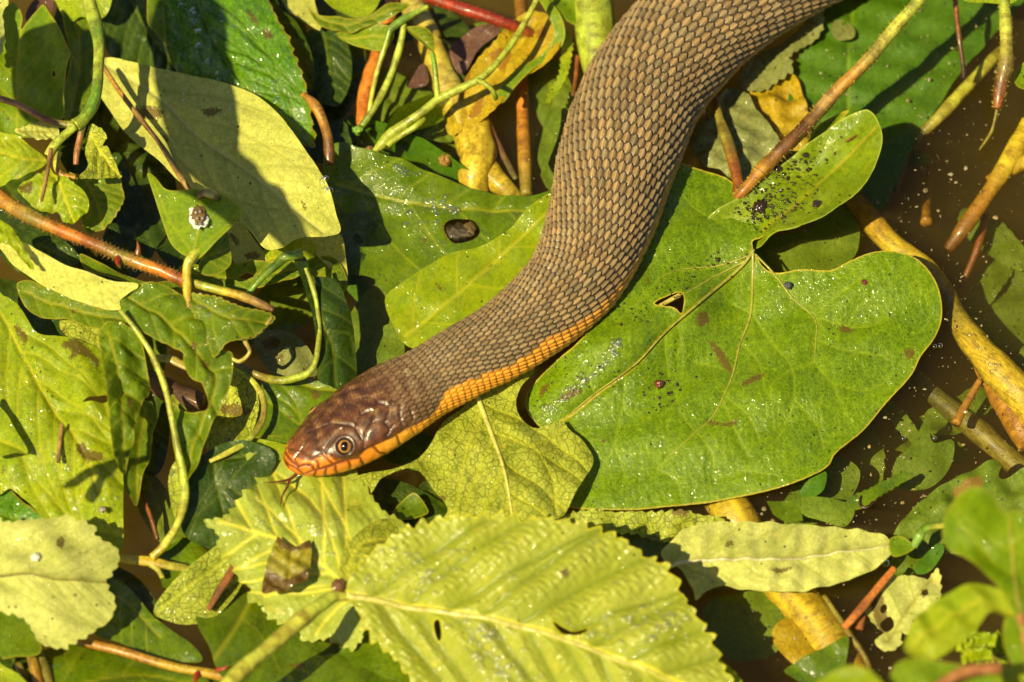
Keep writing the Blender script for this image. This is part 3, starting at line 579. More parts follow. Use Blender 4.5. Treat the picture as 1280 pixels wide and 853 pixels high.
    if parent is not None: return mesh(lobe or 'lobe', V, F, m, parent, attrs={'lf': lf}, uv=uv)
    if rib:
        c0 = V.mean(0); root = empty(name, c0, label, cat, group); mesh('blade', V, F, m, root, attrs={'lf': lf}, uv=uv)
        rr, rc = rib[:2]; mp2, _ = resample(mp, 5); zz = tps(PT(z) if isinstance(z, str) else z)(mp2[:, 0], mp2[:, 1]) + (wav * sines(mp2[:, 0], mp2[:, 1], wavs, seed, 6)) + (-.05 if sunk_vein else .05)
        w3 = P(mp2[:, 0], mp2[:, 1], zz - wav * sines(mp2[:, 0], mp2[:, 1], wavs, seed, 6)); w3[:, 2] = zz
        pj = proj(w3); n_ = len(pj); pts4 = [(pj[i, 0], pj[i, 1], w3[i, 2] + .01, rr * (1 - .75 * i / (n_ - 1))) for i in range(n_)]
        v, f, t = tube_arrays(pts4, 8, 2, flat=.8); mesh('midrib', v, f, M['stem'], root, attrs={'col': np.tile([*rc, 1], (len(v), 1))})
        o = root
    else:
        o = mesh(name, V, F, m, attrs={'lf': lf}, uv=uv); tag(o, label, cat, group)
    HT[label] = (px, py, V)
    if drops: DROPS.append((label, V[ed > 4], drops, seed))
    return o
def hash_(s):
    h_ = 7
    for c in s: h_ = (h_ * 31 + ord(c)) % 1000003
    return h_
DROPS = []; HT = {}
def domes(centres, radii, nseg=7, rings=3, flat=.6, jit=0.0):
    """joined little blobs: V,F (quads)"""
    al = np.linspace(0.05, math.pi / 2 * 1.15, rings); be = np.linspace(0, 2 * math.pi, nseg, endpoint=False); A, B = np.meshgrid(al, be, indexing='ij')
    U = np.stack([np.sin(A) * np.cos(B), np.sin(A) * np.sin(B), np.cos(A) * flat], -1).reshape(-1, 3); U = np.vstack([U, [0, 0, flat]])
    i = np.arange(rings * nseg).reshape(rings, nseg); j = np.roll(i, -1, 1); F = np.stack([i[:-1], i[1:], j[1:], j[:-1]], -1).reshape(-1, 4); c = rings * nseg
    F = np.vstack([F, [(c, i[0, k], i[0, (k + 1) % nseg], i[0, (k + 2) % nseg]) for k in range(0, nseg - 1, 2)]])
    n = len(centres); sc = np.asarray(radii)[:, None, None] * np.ones((n, 1, 3))
    if jit: sc = sc * (1 + jit * rng.uniform(-1, 1, (n, 1, 3)))
    V = centres[:, None] + U[None] * sc
    if jit: V = V + rng.normal(0, 1, V.shape) * np.asarray(radii)[:, None, None] * jit * .25
    F = F[:, ::-1]; FF = (F[None] + (np.arange(n) * len(U))[:, None, None]).reshape(-1, 4); return V.reshape(-1, 3), FF
C = {'vein': (.36, .37, .05), 'green': (.16, .30, .02), 'lime': (.38, .46, .04), 'paleg': (.48, .52, .06), 'yel': (.60, .45, .03), 'ylime': (.52, .52, .06), 'orange': (.62, .20, .02), 'red': (.34, .03, .006), 'rust': (.28, .085, .010), 'brown': (.14, .056, .012), 'dbrown': (.05, .022, .008),
     'tan': (.36, .22, .06), 'pink': (.42, .18, .06), 'olive': (.26, .22, .03), 'dolive': (.12, .12, .02), 'amber': (.45, .22, .02), 'dgreen': (.05, .12, .012), 'hay': (.48, .41, .08)}
def stem(label, pts, cat='stem', name='stem', nseg=12, sub=8, wob=.12, flat=1.0, mat='stem', parent=None, part=None, group=None, hairs=None, ridge=0):
    """pts: 'x,y,z,r,colour ...'"""
    pp = [w.split(',') for w in pts.split()]; g = [tuple(float(v) for v in w[:4]) for w in pp]; cols = [C[w[4]] if len(w) > 4 else C['green'] for w in pp]
    seed = hash_(label or part or name); V, F, t = tube_arrays(g, nseg, sub, flat, wob, seed)
    xs = np.linspace(0, 1, len(cols)); cc = np.stack([np.interp(t, xs, [c[k] for c in cols]) for k in range(3)] + [np.ones(len(t))], 1)
    if ridge:
        an = np.arange(len(V)) % nseg; m = ((an % 3) == 0)[:, None]; cc[:, :3] = np.where(m, cc[:, :3] * .8, cc[:, :3])
    uvt = TUV.copy()
    if parent is not None: return mesh(part, V, F, M[mat], parent, attrs={'col': cc}, uv=uvt)
    if hairs:
        root = empty(name, V.mean(0), label, cat, group); mesh('stalk', V, F, M[mat], root, attrs={'col': cc}, uv=uvt)
        nh, ln, hc = hairs; n0 = len(V) - 2; pick = rng.integers(0, n0, nh); ring = pick // nseg; p = catmull(np.array(g), sub); ctr = P(p[:, 0], p[:, 1], p[:, 2])[np.minimum(ring, len(p) - 1)]
        b = V[pick]; d = b - ctr; d /= np.linalg.norm(d, axis=1)[:, None] + 1e-9; d += rng.normal(0, .25, d.shape); L_ = ln * rng.uniform(.5, 1.2, nh)[:, None] * K
        s1 = np.cross(d, [0.3, .2, 1]); s1 /= np.linalg.norm(s1, axis=1)[:, None] + 1e-9; s2 = np.cross(d, s1); r = .55 * K
        HV = np.stack([b + s1 * r, b - s1 * r * .5 + s2 * r * .9, b - s1 * r * .5 - s2 * r * .9, b + d * L_], 1).reshape(-1, 3); k = np.arange(nh)[:, None] * 4
        HF = np.concatenate([k + [0, 1, 3], k + [1, 2, 3], k + [2, 0, 3]]); o = mesh('hairs', HV, HF, M['stem'], root, attrs={'col': np.tile([*C[hc], 1], (len(HV), 1))}); o['kind'] = 'stuff'; return root
    o = mesh(name, V, F, M[mat], attrs={'col': cc}, uv=uvt); return tag(o, label, cat, group)
def thorn(parent, x, y, z, dx, dy, r, L_, c='red'):
    base = np.array([x, y]); d = np.array([dx, dy]) / math.hypot(dx, dy)
    pts = [(x, y, z, r), (x + d[0] * L_ * .5, y + d[1] * L_ * .5, z + .1, r * .55), (x + d[0] * L_ + d[1] * 3, y + d[1] * L_ - d[0] * 2, z + .15, .3)]
    V, F, t = tube_arrays(pts, 8, 5); mesh('thorn', V, F, M['stem'], parent, attrs={'col': np.tile([*C[c], 1], (len(V), 1))})
def clump(label, px, py, z, r, col, cat, name, n=9, flat=.8, mat='bit', group=None, parent=None, stretch=(1, 1)):
    """an irregular lump grown from a noisy sphere"""
    nu, nv_ = 14, 20; u = np.linspace(.02, math.pi - .02, nu); v = np.linspace(0, 2 * math.pi, nv_, endpoint=False); A, B = np.meshgrid(u, v, indexing='ij'); s = hash_(label or name + str(px))
    D = np.stack([np.sin(A) * np.cos(B), np.sin(A) * np.sin(B), np.cos(A)], -1); rr = 1 + .22 * sines(D[..., 0] * 2 + D[..., 2], D[..., 1] * 2 - D[..., 2], 1.6, s, 6) + .1 * sines(D[..., 0] * 5, D[..., 1] * 5 + D[..., 2] * 3, 1.5, s + 2, 6)
    V = P([px], [py], z)[0] + D * rr[..., None] * np.array([r * stretch[0], r * stretch[1], r * flat]) * K; i = np.arange(nu * nv_).reshape(nu, nv_); j = np.roll(i, -1, 1)
    F = np.stack([i[:-1], i[1:], j[1:], j[:-1]], -1).reshape(-1, 4); c = np.tile([*col, 1], (nu * nv_, 1))
    o = mesh(name, V.reshape(-1, 3), F, M[mat], parent, attrs={'col': c})
    return o if parent is not None else tag(o, label, cat, group)
# ================================================================== deep and floating plants, from the bottom up
G_L = 'leaves crowded on the pond surface'; G_S = 'stems lying in the shallow water'
# ---- sunken things on the right
leaf('large green leaf sunk under the water behind the rusty stalk, upper right', 'sunkgreen', '1060,-40 1290,-40 1245,40 1205,85 1165,145 1130,205 1100,262 1040,255 1000,215 985,130 1000,60 1020,10', '1000,100,-.35 1200,0,-.55 1100,250,-.9 1150,120,-.6', mid='1080,255 1060,120 1070,-30', nv=3, step=4, group='sunken leaves')
leaf('broad olive leaf with a rough edge sunk under the blurred bright leaf', 'sunk', '1108,690 1125,655 1150,625 1190,600 1238,577 1252,580 1250,598 1290,590 1310,640 1300,720 1240,705 1185,690 1150,700 1130,740 1112,720', '1110,690,-.4 1240,580,-.15 1300,700,-.4 1160,640,-.2', step=4, wav=.1, stains=['1190,612 1225,595 1228,612 1200,625'], group='sunken leaves')
leaf('murky yellow-brown leaf sunk deep beside the oval tip of the heart leaf', 'sunk', '1115,600 1120,575 1140,555 1160,520 1165,555 1190,548 1192,570 1180,595 1160,610 1130,612', -.75, step=4, group='sunken leaves')
leaf('dim green leaf sunk below the gap in the heart leaf', 'sunk', '940,300 1000,290 1060,250 1075,290 1060,330 1000,345 950,340', -.6, step=4, group='sunken leaves')
leaf('dull green leaf sunk in brown water at the right edge', 'sunk', '1210,370 1240,330 1300,320 1300,420 1260,440 1220,430', -2.4, step=5, group='sunken leaves')
leaf('dark oval leaf sunk under the lower rim of the heart leaf', 'sunk', '975,640 1000,600 1040,570 1075,590 1060,625 1030,650 990,660', -.8, step=4, group='sunken leaves')
leaf('dim olive leaf sunk in the water at the bottom beside the broad stalk', 'sunk', '880,760 905,745 960,740 990,765 985,800 950,825 905,820 885,790', -.7, step=4, group='sunken leaves')
leaf('yellow mottled leaf sunk against the broad bent stalk', 'yellow', '965,790 985,770 1010,770 1040,800 1035,830 1000,835 975,815', -.5, step=4, group='sunken leaves')
leaf('dark olive leaf sunk under the serrated strip', 'sunk', '720,665 760,655 830,655 850,668 835,690 800,705 760,702 735,690', -.25, step=4, group='sunken leaves')
stem('thick yellow stalk running down the right side from the heart leaf to the frame edge', '1045,225,-.55,13,olive 1085,272,-.6,15,amber 1120,310,-.5,15,yel 1160,338,-.5,14,yel 1182,370,-.7,13,olive 1205,412,-.65,16,yel 1240,455,-.5,21,yel 1300,520,-.62,27,yel', group=G_S, wob=.06, nseg=16, ridge=1)
stem('brown amber stalk lying just left of the thick yellow stalk', '1225,455,-.8,11,amber 1255,500,-.8,17,amber 1290,555,-.85,20,amber', group=G_S, nseg=14)
stem('yellow stalk slanting down from the right edge into the murk', '1310,110,-.4,11,yel 1268,190,-.45,13,yel 1240,235,-.5,11,yel 1205,285,-.7,10,amber 1185,312,-1.0,7,brown', group=G_S)
stem('short yellow side branch leaving the slanting stalk at the right edge', '1310,190,-.5,9,yel 1270,208,-.5,10,yel 1236,228,-.55,8,amber', group=G_S)
stem('dim yellow-green stalk across the corner of the sunken green leaf', '1255,60,-.6,7,olive 1212,105,-.45,8,ylime 1180,140,-.4,8,ylime 1155,165,-.6,7,olive', group=G_S)
stem('dark olive stem rising out of the murk by the yellow-green stalk', '1155,165,-.7,4,dolive 1135,190,-.9,5,dolive 1118,240,-1.3,5,dolive', group=G_S)
stem('long brown stalk sunk between the heart leaf and the lower right corner', '1060,400,-1.7,10,dolive 1120,452,-1.7,11,dolive 1180,505,-1.7,13,dolive 1230,545,-1.7,15,olive 1290,600,-1.8,15,olive', group=G_S)
stem('thin amber twig sunk near the thick yellow stalk', '1225,475,-.6,4,amber 1205,510,-.7,5,amber 1195,530,-.7,6,amber', mat='twig', group=G_S)
stem('thin brown reed sunk upright in the murk', '1160,210,-1.9,6,brown 1158,262,-1.4,6,brown 1158,278,-1.2,8,amber', group=G_S)
stem('thin reddish reed sunk under the right-hand stalk', '1232,268,-1.2,5,rust 1222,310,-1.4,5,rust 1200,360,-1.8,3,brown', group=G_S)
stem('broad bent yellow stalk under the pale long leaf at the bottom', '885,590,-1.2,26,olive 915,640,-.5,27,yel 945,690,-.8,27,yel 990,745,-.82,28,yel 1030,795,-.78,29,yel 1075,870,-.85,28,amber', group=G_S, nseg=20, wob=.04, ridge=1)
stem('thin olive stem hooked beside the broad bent stalk', '1030,745,-.2,3,olive 1060,790,-.15,4,olive 1085,830,-.2,4,olive 1090,870,-.2,4,olive', group=G_S)
leaf('yellow rotting leaf reaching out from under the snake, upper right', 'yellow', '925,85 950,70 985,85 1000,110 1012,150 1010,185 985,185 955,160 938,130 930,105', '930,90,-.1 1010,180,-.35', step=3, wav=.12, wavs=40)
leaf('ragged yellow-green leaf floating against the far flank of the snake', 'greyleaf', '925,105 945,75 985,50 1020,15 1028,22 1022,45 1000,60 985,72 988,88 970,100 950,112', '925,105,-.05 1020,20,.02', step=2.5, serr=(4, 11), wav=.05)
leaf('small yellow-green scrap floating at the top near the snake', 'greyleaf', '1040,30 1055,22 1068,35 1066,48 1045,50', -.15, step=3)
leaf('small dark green leaf sunk at the top between the snake and rusty stalk', 'sunkgreen', '1030,0 1080,-10 1078,40 1055,25 1040,20', -.4, step=4)
leaf('crumpled grey-green leaf under the brown-edged stalk right of the snake', 'greyleaf', '862,182 868,160 890,140 905,115 925,110 945,135 972,172 975,200 940,238 920,240 905,215 880,205', '862,180,.02 905,120,.0 975,190,.05 920,235,.1 930,170,.25', step=2.5, wav=.07, wavs=35, fine=.012)
for k in range(0, 18, 2):
    x = [1130, 1200, 1245, 1180, 1140, 1230, 1270, 1110, 1190, 1250, 1160, 1215, 1120, 1265, 1090, 1150, 1240, 1205][k]; y = [200, 230, 300, 290, 350, 400, 470, 300, 520, 560, 560, 140, 520, 60, 570, 440, 350, 470][k]; r = 26 + (k * 7) % 19; a = k * 1.9; t = np.linspace(0, 2 * math.pi, 12, endpoint=False)
    w_ = .28 + .1 * (k % 3); pts = np.stack([x + r * 1.4 * np.cos(t) * math.cos(a) - r * w_ * np.sin(t) * math.sin(a), y + r * 1.4 * np.cos(t) * math.sin(a) + r * w_ * np.sin(t) * math.cos(a)], 1); z0 = -1.3 - .25 * (k % 6)
    leaf('dim olive leaf sunk in the murky water at the right', 'sunk', pts, [(x - r, y, z0), (x + r, y, z0 + .25), (x, y - r, z0 - .15), (x, y + r, z0)], step=4, wav=.1, serr=(2, 13), group='dim olive leaves sunk in the murk')
# ---- filler leaves under the left mat, the dark ones standing in for deep shade
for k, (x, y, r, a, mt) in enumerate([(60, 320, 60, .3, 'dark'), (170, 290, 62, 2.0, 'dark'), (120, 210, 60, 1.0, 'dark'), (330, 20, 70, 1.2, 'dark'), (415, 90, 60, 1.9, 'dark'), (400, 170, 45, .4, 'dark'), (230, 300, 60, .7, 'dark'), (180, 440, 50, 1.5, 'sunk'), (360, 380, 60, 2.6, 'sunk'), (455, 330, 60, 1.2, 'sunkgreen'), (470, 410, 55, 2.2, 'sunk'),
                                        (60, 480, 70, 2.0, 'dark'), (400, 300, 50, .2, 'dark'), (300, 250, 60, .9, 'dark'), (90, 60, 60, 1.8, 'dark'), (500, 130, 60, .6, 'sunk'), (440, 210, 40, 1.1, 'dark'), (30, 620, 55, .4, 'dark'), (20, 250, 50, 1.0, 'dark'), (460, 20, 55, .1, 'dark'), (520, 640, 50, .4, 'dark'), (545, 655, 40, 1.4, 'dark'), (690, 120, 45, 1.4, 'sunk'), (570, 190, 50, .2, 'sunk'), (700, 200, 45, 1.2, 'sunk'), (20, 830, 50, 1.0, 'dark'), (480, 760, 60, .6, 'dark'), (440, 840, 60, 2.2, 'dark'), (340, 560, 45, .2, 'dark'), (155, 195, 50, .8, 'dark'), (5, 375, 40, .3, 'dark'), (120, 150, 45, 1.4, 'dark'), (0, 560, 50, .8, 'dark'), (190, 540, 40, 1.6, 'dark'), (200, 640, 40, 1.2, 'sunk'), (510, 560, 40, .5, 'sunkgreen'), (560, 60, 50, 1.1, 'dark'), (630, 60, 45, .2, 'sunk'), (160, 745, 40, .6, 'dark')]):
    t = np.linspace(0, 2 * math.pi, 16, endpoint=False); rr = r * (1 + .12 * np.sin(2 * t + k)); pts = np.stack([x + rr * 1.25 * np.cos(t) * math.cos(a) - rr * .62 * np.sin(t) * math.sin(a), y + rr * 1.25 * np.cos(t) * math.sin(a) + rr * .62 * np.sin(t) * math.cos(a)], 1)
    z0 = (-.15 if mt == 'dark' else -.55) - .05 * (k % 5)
    leaf('dark leaf lying in the shade beneath the leaf mat' if mt == 'dark' else 'dim olive leaf sunk in a dark gap of the leaf mat', mt, pts, [(x - r, y, z0), (x + r, y, z0 + .1), (x, y - r, z0 - .1), (x, y + r, z0)], mid=[(x - r * 1.2 * math.cos(a), y - r * 1.2 * math.sin(a)), (x, y), (x + r * 1.2 * math.cos(a), y + r * 1.2 * math.sin(a))], nv=5, step=5, quilt=.05, group='filler leaves coloured dark as shade under the mat' if mt == 'dark' else 'olive leaves sunk in the gaps of the mat')

# ---- upper middle, stalks in the dark gap
stem('fat pale yellow stalk curving through the gap at the top', '500,-10,-.2,15,hay 525,25,-.2,17,hay 545,75,-.2,18,yel 562,115,-.22,19,hay 580,160,-.28,18,yel 600,205,-.35,19,yel 630,235,-.35,14,yel 655,262,-.7,12,olive', nseg=18, wob=.12, group='yellow stalks in the gap at the top')
stem('short yellow stalk broken off above the dark green floating leaf', '598,150,-.25,14,yel 600,190,-.2,21,yel 592,222,-.2,20,yel 598,250,-.5,14,yel', nseg=16, group='yellow stalks in the gap at the top')
stem('amber stalk standing upright left of the snake', '650,-10,-.3,8,amber 652,40,-.3,8,brown 653,130,-.3,8,orange 655,180,-.3,9,amber 658,245,-.4,8,olive', group='yellow stalks in the gap at the top')
stem('thin brown stick sunk beside the amber stalk', '608,148,-.2,4,brown 622,180,-.25,5,brown 645,225,-.4,4,dolive', mat='twig')
stem('bright orange stalk behind two green stems at the top', '492,-10,.05,9,orange 487,18,.05,9,orange 475,60,.0,9,orange 463,95,.05,10,orange 455,125,.0,10,orange 452,158,-.05,8,orange', wob=.18)
leaf('pinkish brown torn leaf piece in the gap at the top', 'brownleaf', '563,62 585,40 618,32 625,40 600,60 588,80 577,92 565,80', '563,62,.1 620,35,.3 577,92,.1', step=2.5)
leaf('small rust-brown leaf piece under the pale yellow stalk', 'brownleaf', '508,108 520,88 530,80 536,100 530,108', .02, step=2.5)
leaf('green floating leaf under the twining vine at the top', 'floating', '478,170 500,135 535,120 562,125 562,160 540,178 505,190 480,190', '480,180,-.1 560,130,-.05 520,150,.05', step=3)
leaf('dim green leaf half sunk above the glossy floating leaf', 'sunkgreen', '430,150 470,150 540,180 600,225 590,240 520,215 450,190', '430,150,-.3 600,235,-.25 520,190,-.15', step=4)
leaf('stained yellow-brown leaf folded beside the looping green vine', 'yellow', '560,168 566,130 582,98 600,72 618,58 640,28 668,14 694,30 700,55 688,75 655,95 632,120 616,140 590,155', '560,160,.0 640,30,.35 690,60,.5 600,110,.2', mid='562,165 610,100 670,25', nv=4, step=2.5, wav=.08, stains=['670,38 682,36 684,48 672,50', '570,60 590,100 575,130 560,130', '590,130 606,118 602,140 585,148', '610,70 640,60 630,90'], serr=(1.5, 12))
leaf('curled green edge wrapped round the stained yellow-brown leaf', 'bright', '668,-10 690,4 703,25 706,48 694,68 668,86 645,108 628,128 620,124 622,112 640,92 668,74 688,55 692,36 682,15', '668,-10,.9 705,40,.75 620,125,.35 690,60,.5', step=2.5, wav=.03, rib=None)
leaf('glossy green leaf across the top next to the snake', 'bright', '680,-20 760,-20 752,20 735,35 715,30 695,18', '690,0,.8 750,0,.7 730,30,.6', step=3)
stem('broad lime stalk rising to the top edge left of the snake', '738,-30,.5,28,lime 742,20,.45,27,lime 748,70,.3,24,lime 760,125,.1,20,olive', nseg=18, wob=.05, ridge=1)
leaf('narrow toothed green leaf hanging beside the snake', 'lime', '705,38 714,50 712,75 708,95 696,115 683,130 690,112 700,95 702,70', '705,40,.4 683,130,.1', step=2, serr=(2.5, 8))
leaf('dark narrow leaf under water left of the snake', 'sunk', '685,140 700,132 700,160 690,190 680,215 672,200 678,165', -.3, step=3)
stem('thin rust stem by the toothed hanging leaf', '722,70,.2,3,rust 720,95,.15,3,rust 716,120,.1,2.5,brown')
stem('red hairy stalk crossing the top edge', '515,-12,.6,7,red 560,5,.7,8,red 600,18,.75,8,red 640,32,.6,7,red 668,44,.3,5,rust', hairs=(260, 7, 'rust'), name='hairy_stem')

# ---- floating leaves left of the snake
leaf('large glossy green leaf floating left of the snake with a rotten hole', 'floating', '405,195 425,178 450,185 500,198 550,221 600,238 640,245 672,243 705,235 720,260 700,330 640,380 560,400 500,385 470,350 430,340 415,300 405,250', '405,190,.35 425,180,.42 600,238,.12 700,240,.05 470,350,-.02 440,262,.0 480,268,.02 440,300,-.12 560,290,.13 500,230,.30 640,320,.08', mid='420,230 500,250 600,262 700,262', nv=4, wav=.03, holes=['555,283 566,274 582,274 593,278 600,290 590,300 570,305 560,297'], stains=['552,282 566,273 583,273 594,278 601,290 590,301 570,306 557,297', '527,297 534,298 533,306 527,304'], rim=None if False else None, drops=150) if False else None
leaf('large glossy green leaf floating left of the snake with a rotten hole', 'floating', '405,195 425,178 450,185 500,198 550,221 600,238 640,245 672,243 705,235 720,260 700,330 640,380 560,400 500,385 470,350 430,340 415,300 405,250', '405,190,.35 425,180,.42 600,238,.12 700,240,.05 470,350,-.02 440,262,.0 480,268,.02 440,300,-.12 560,290,.13 500,230,.30 640,320,.08', mid='420,230 500,250 600,262 700,262', nv=4, wav=.03, holes=['555,283 566,274 582,274 593,278 600,290 590,300 570,305 560,297'], stains=['552,282 566,273 583,273 594,278 601,290 590,301 570,306 557,297', '527,297 534,298 533,306 527,304'], drops=150)
clump('dark brown rotten lump in the hole of the floating leaf', 572, 290, .02, 15, (.035, .022, .006), 'debris', 'rotten_lump', flat=.3, stretch=(1.2, .8))
clump('amber lump beside the dark one in the hole of the floating leaf', 588, 286, .06, 9, (.09, .055, .008), 'debris', 'rotten_lump', flat=.35, stretch=(.9, 1.1))
leaf('lime leaf floating against the left flank of the snake with a pale eye spot', 'floatlime', '481,374 505,352 535,332 565,316 600,308 622,297 640,283 655,266 675,248 692,242 705,262 700,330 660,400 600,430 550,440 512,434 495,415', '481,374,.08 565,316,.2 692,242,.45 650,275,.32 700,330,.15 520,430,.05 560,380,.22', mid='505,420 580,360 690,260', nv=3, wav=.03, stains=['544,352 552,356 553,364 546,361'], group=G_L)
leaf('dark olive leaf in the shadowed water above the snake neck', 'sunk', '430,480 445,440 470,415 490,405 505,430 500,450 460,470', -.3, step=3)
# ---- heart leaf
hz = '660,500,.12 680,470,.45 700,493,.62 750,455,.85 795,418,.95 690,540,.15 730,530,.25 830,455,.42 870,375,.78 800,385,.82 840,300,.80 940,322,.52 1000,385,.30 960,480,.42 1100,322,.55 1120,360,.40 1050,368,.42 1172,400,.10 1100,500,.05 1030,590,.04 860,625,.04 720,630,.08 740,570,.25 850,520,.45 905,385,.22 862,352,.66 885,440,.30 900,340,.48 850,215,.75 900,235,.45 1010,345,.50 975,345,.48'
hr = leaf('huge glossy heart-shaped leaf with black specks lying right of the snake', 'heart', '940,306 952,330 972,340 1000,338 1038,338 1060,328 1095,316 1130,318 1155,333 1172,360 1178,392 1168,425 1150,450 1138,472 1105,508 1078,540 1045,568 1032,588 990,607 930,622 860,633 790,638 735,638 700,625 700,580 690,548 672,533 660,518 657,500 664,483 690,455 722,430 750,395 780,360 810,300 830,240 842,206 862,208 905,222 925,238 945,258 962,282 952,300', hz, step=2.3, wav=.045, wavs=90, fine=.006, quilt=.035,
          mid='942,312 925,335 872,380 831,416 803,447 782,465 745,491 717,514 695,530', wm=1.7, ws=1.3,
          veins=['782,465 779,500 772,540 768,562 755,578', '941,314 941,345 938,395 925,430 917,465 905,495 890,522 870,540 835,573 820,585', '904,503 920,540 937,572', '940,393 965,430 990,460 992,500 985,520 970,552', '944,318 970,345 990,372 1018,398 1020,425 1018,453 1040,480 1048,502', '1018,398 1060,407 1085,408 1110,395', '1018,453 994,462', '935,320 899,332 850,337 826,347 800,375 770,402', '935,325 895,345 860,365 840,372', '1060,407 1070,385 1090,370', '1020,425 1060,440 1100,445', '940,395 915,380', '925,430 950,455 955,490', '905,495 935,520 950,550', '838,395 850,420 846,450', '768,562 780,590 776,615', '1040,480 1075,490 1105,480', '820,585 845,600 850,620', '745,491 735,470 745,450', '990,460 965,480 962,500', '1018,398 1040,375 1075,350', '870,540 850,515 845,490', '893,600 930,590 960,595', '870,540 890,570 893,600', '831,416 832,440 836,470', '917,465 880,455 866,452', '992,500 1020,530 1030,560', '850,240 870,262 900,280'],
          holes=['818,380 840,368 851,366 855,375 852,392 846,388 838,384'], stains=['1048,406 1058,405 1066,411 1064,417 1050,415', '1128,440 1140,438 1144,446 1136,456', '800,330 812,352 808,356', '925,480 950,465 956,470 935,484', '870,395 882,388 888,405 872,410', '884,425 905,440 920,470 905,462 890,440', '880,520 905,528 925,520 915,534 890,532', '700,495 720,485 728,490 705,502', '675,485 688,478 684,492 674,498'], parent=None)
hroot = empty('heart_leaf', hr.location, hr['label'], 'leaf'); hr.parent = hroot; hr.location = (0, 0, 0); hr.name = 'blade'
for k_ in ('label', 'category', 'group'):
    if k_ in hr: del hr[k_]
hb = tps(PT(hz))
def vein_tube(pl, r0, r1, col):
    p, _ = resample(catmull(PT(pl), 6), 4); z = hb(p[:, 0], p[:, 1]) + .035; n_ = len(p)
    pts4 = [(p[i, 0], p[i, 1], z[i] - .025 + .045 * sines(p[i:i + 1, 0], p[i:i + 1, 1], 90, hash_(hroot['label']) % 9999, 6)[0], (r0 + (r1 - r0) * i / (n_ - 1)) * .68) for i in range(n_)]
    V, F, t = tube_arrays(pts4, 8, 2, flat=.8); return mesh('vein', V, F, M['stem'], hroot, attrs={'col': np.tile([*C[col], 1], (len(V), 1))})
for pl, r0, r1 in [('942,312 925,335 872,380 831,416 803,447 782,465 745,491 717,514', 3.6, 1.0), ('941,314 941,345 938,395 925,430 917,465 905,495 890,522 870,540 835,573', 3.0, .6), ('944,318 970,345 990,372 1018,398 1020,425 1018,453', 2.4, .6), ('935,320 899,332 850,337 826,347', 2.6, .6), ('935,325 895,345 860,365 840,372', 2.4, .6)]: vein_tube(pl, r0, r1, 'vein')
leaf('', 'rolled', '905,303 884,300 878,286 895,266 925,248 955,226 985,202 1015,180 1040,160 1060,148 1082,140 1096,152 1103,176 1096,205 1080,235 1052,260 1012,281 975,293 962,300 948,312 925,312', '880,288,.30 905,300,.22 945,303,.32 925,302,.26 895,268,.62 960,240,.75 1000,215,.72 1030,205,.80 1082,142,1.4 1000,182,1.05 1100,180,1.7 1052,258,1.65 975,292,1.25', mid='935,300 1000,250 1060,195 1095,160', nv=3, parent=hroot, lobe='folded_lobe', step=2.2, wav=.04, wavs=60, fine=.008, wm=1.0, curl=.10)
leaf('', 'heart', '980,222 1000,196 1020,160 1035,148 1062,138 1045,155 1020,176 1000,205 985,225', '985,222,.5 1060,140,.9 1020,160,.55', parent=hroot, lobe='folded_flap', step=2.2, wav=.02)
# black specks and droppings on the heart leaf
def specks(label, spots, zf, name, cols, group=None, mat='bit'):
    ce, ra = [], []
    for x, y, r, dz in spots: ce.append(P([x], [y], zf(x, y) + dz)[0]); ra.append(r * K)
    V, F = domes(np.array(ce), np.array(ra), 7, 3, .6, .25); c = np.array(cols)[rng.integers(0, len(cols), len(ce))]; n_ = len(V) // len(ce); cc = np.c_[np.repeat(c, n_, 0), np.ones(len(V))]
    o = mesh(name, V, F, M[mat], attrs={'col': cc}); return tag(o, label, 'debris', group, 'stuff')
rz = tps(PT('880,288,.30 905,300,.22 945,303,.32 925,302,.26 895,268,.62 960,240,.75 1000,215,.72 1030,205,.80 1082,142,1.4 1000,182,1.05 1100,180,1.7 1052,258,1.65 975,292,1.25'))
def gs(x, y, sx, sy, n_, r0=.8, r1=1.8, an=0):
    o = []
    for _ in range(n_):
        u, v = rng.normal(0, sx), rng.normal(0, sy); a = math.radians(an); o.append((x + u * math.cos(a) - v * math.sin(a), y + u * math.sin(a) + v * math.cos(a), r0 + (r1 - r0) * rng.random() ** 2.5, .02))
    return o
lobe_poly = np.array(PT('905,300 895,280 925,250 985,204 1040,162 1082,142 1100,176 1090,215 1050,258 1010,280 958,297')); heart_poly = np.array(PT('935,318 870,300 790,370 680,470 665,510 710,540 800,560 900,520 940,400'))
sp_ = [s_ for s_ in gs(970, 248, 32, 18, 300, .7, 2.1, -32) + gs(1000, 205, 25, 9, 60, .8, 2.2, -35) + gs(950, 268, 12, 8, 50, .8, 2.4) if inside(np.array([s_[0]]), np.array([s_[1]]), lobe_poly)[0]]
specks('black specks scattered on the folded lobe of the heart leaf', sp_, lambda x, y: rz(x, y) + .045, 'black_specks', [(.02, .01, .006), (.035, .015, .008)], mat='gloss')
sp2 = [s_ for s_ in gs(912, 292, 24, 16, 190, .8, 2.2, -30) + gs(820, 370, 45, 14, 70, .7, 1.8, -40) + gs(830, 490, 18, 22, 55, .7, 2.2) + gs(720, 455, 40, 8, 60, .7, 2.2, -38) + gs(800, 420, 60, 25, 90, .6, 1.3, -40) if inside(np.array([s_[0]]), np.array([s_[1]]), heart_poly)[0]]
specks('black specks scattered on the left half of the heart leaf', sp2, lambda x, y: hb(x, y) + .0, 'black_specks', [(.02, .01, .006), (.035, .015, .008)], mat='gloss')
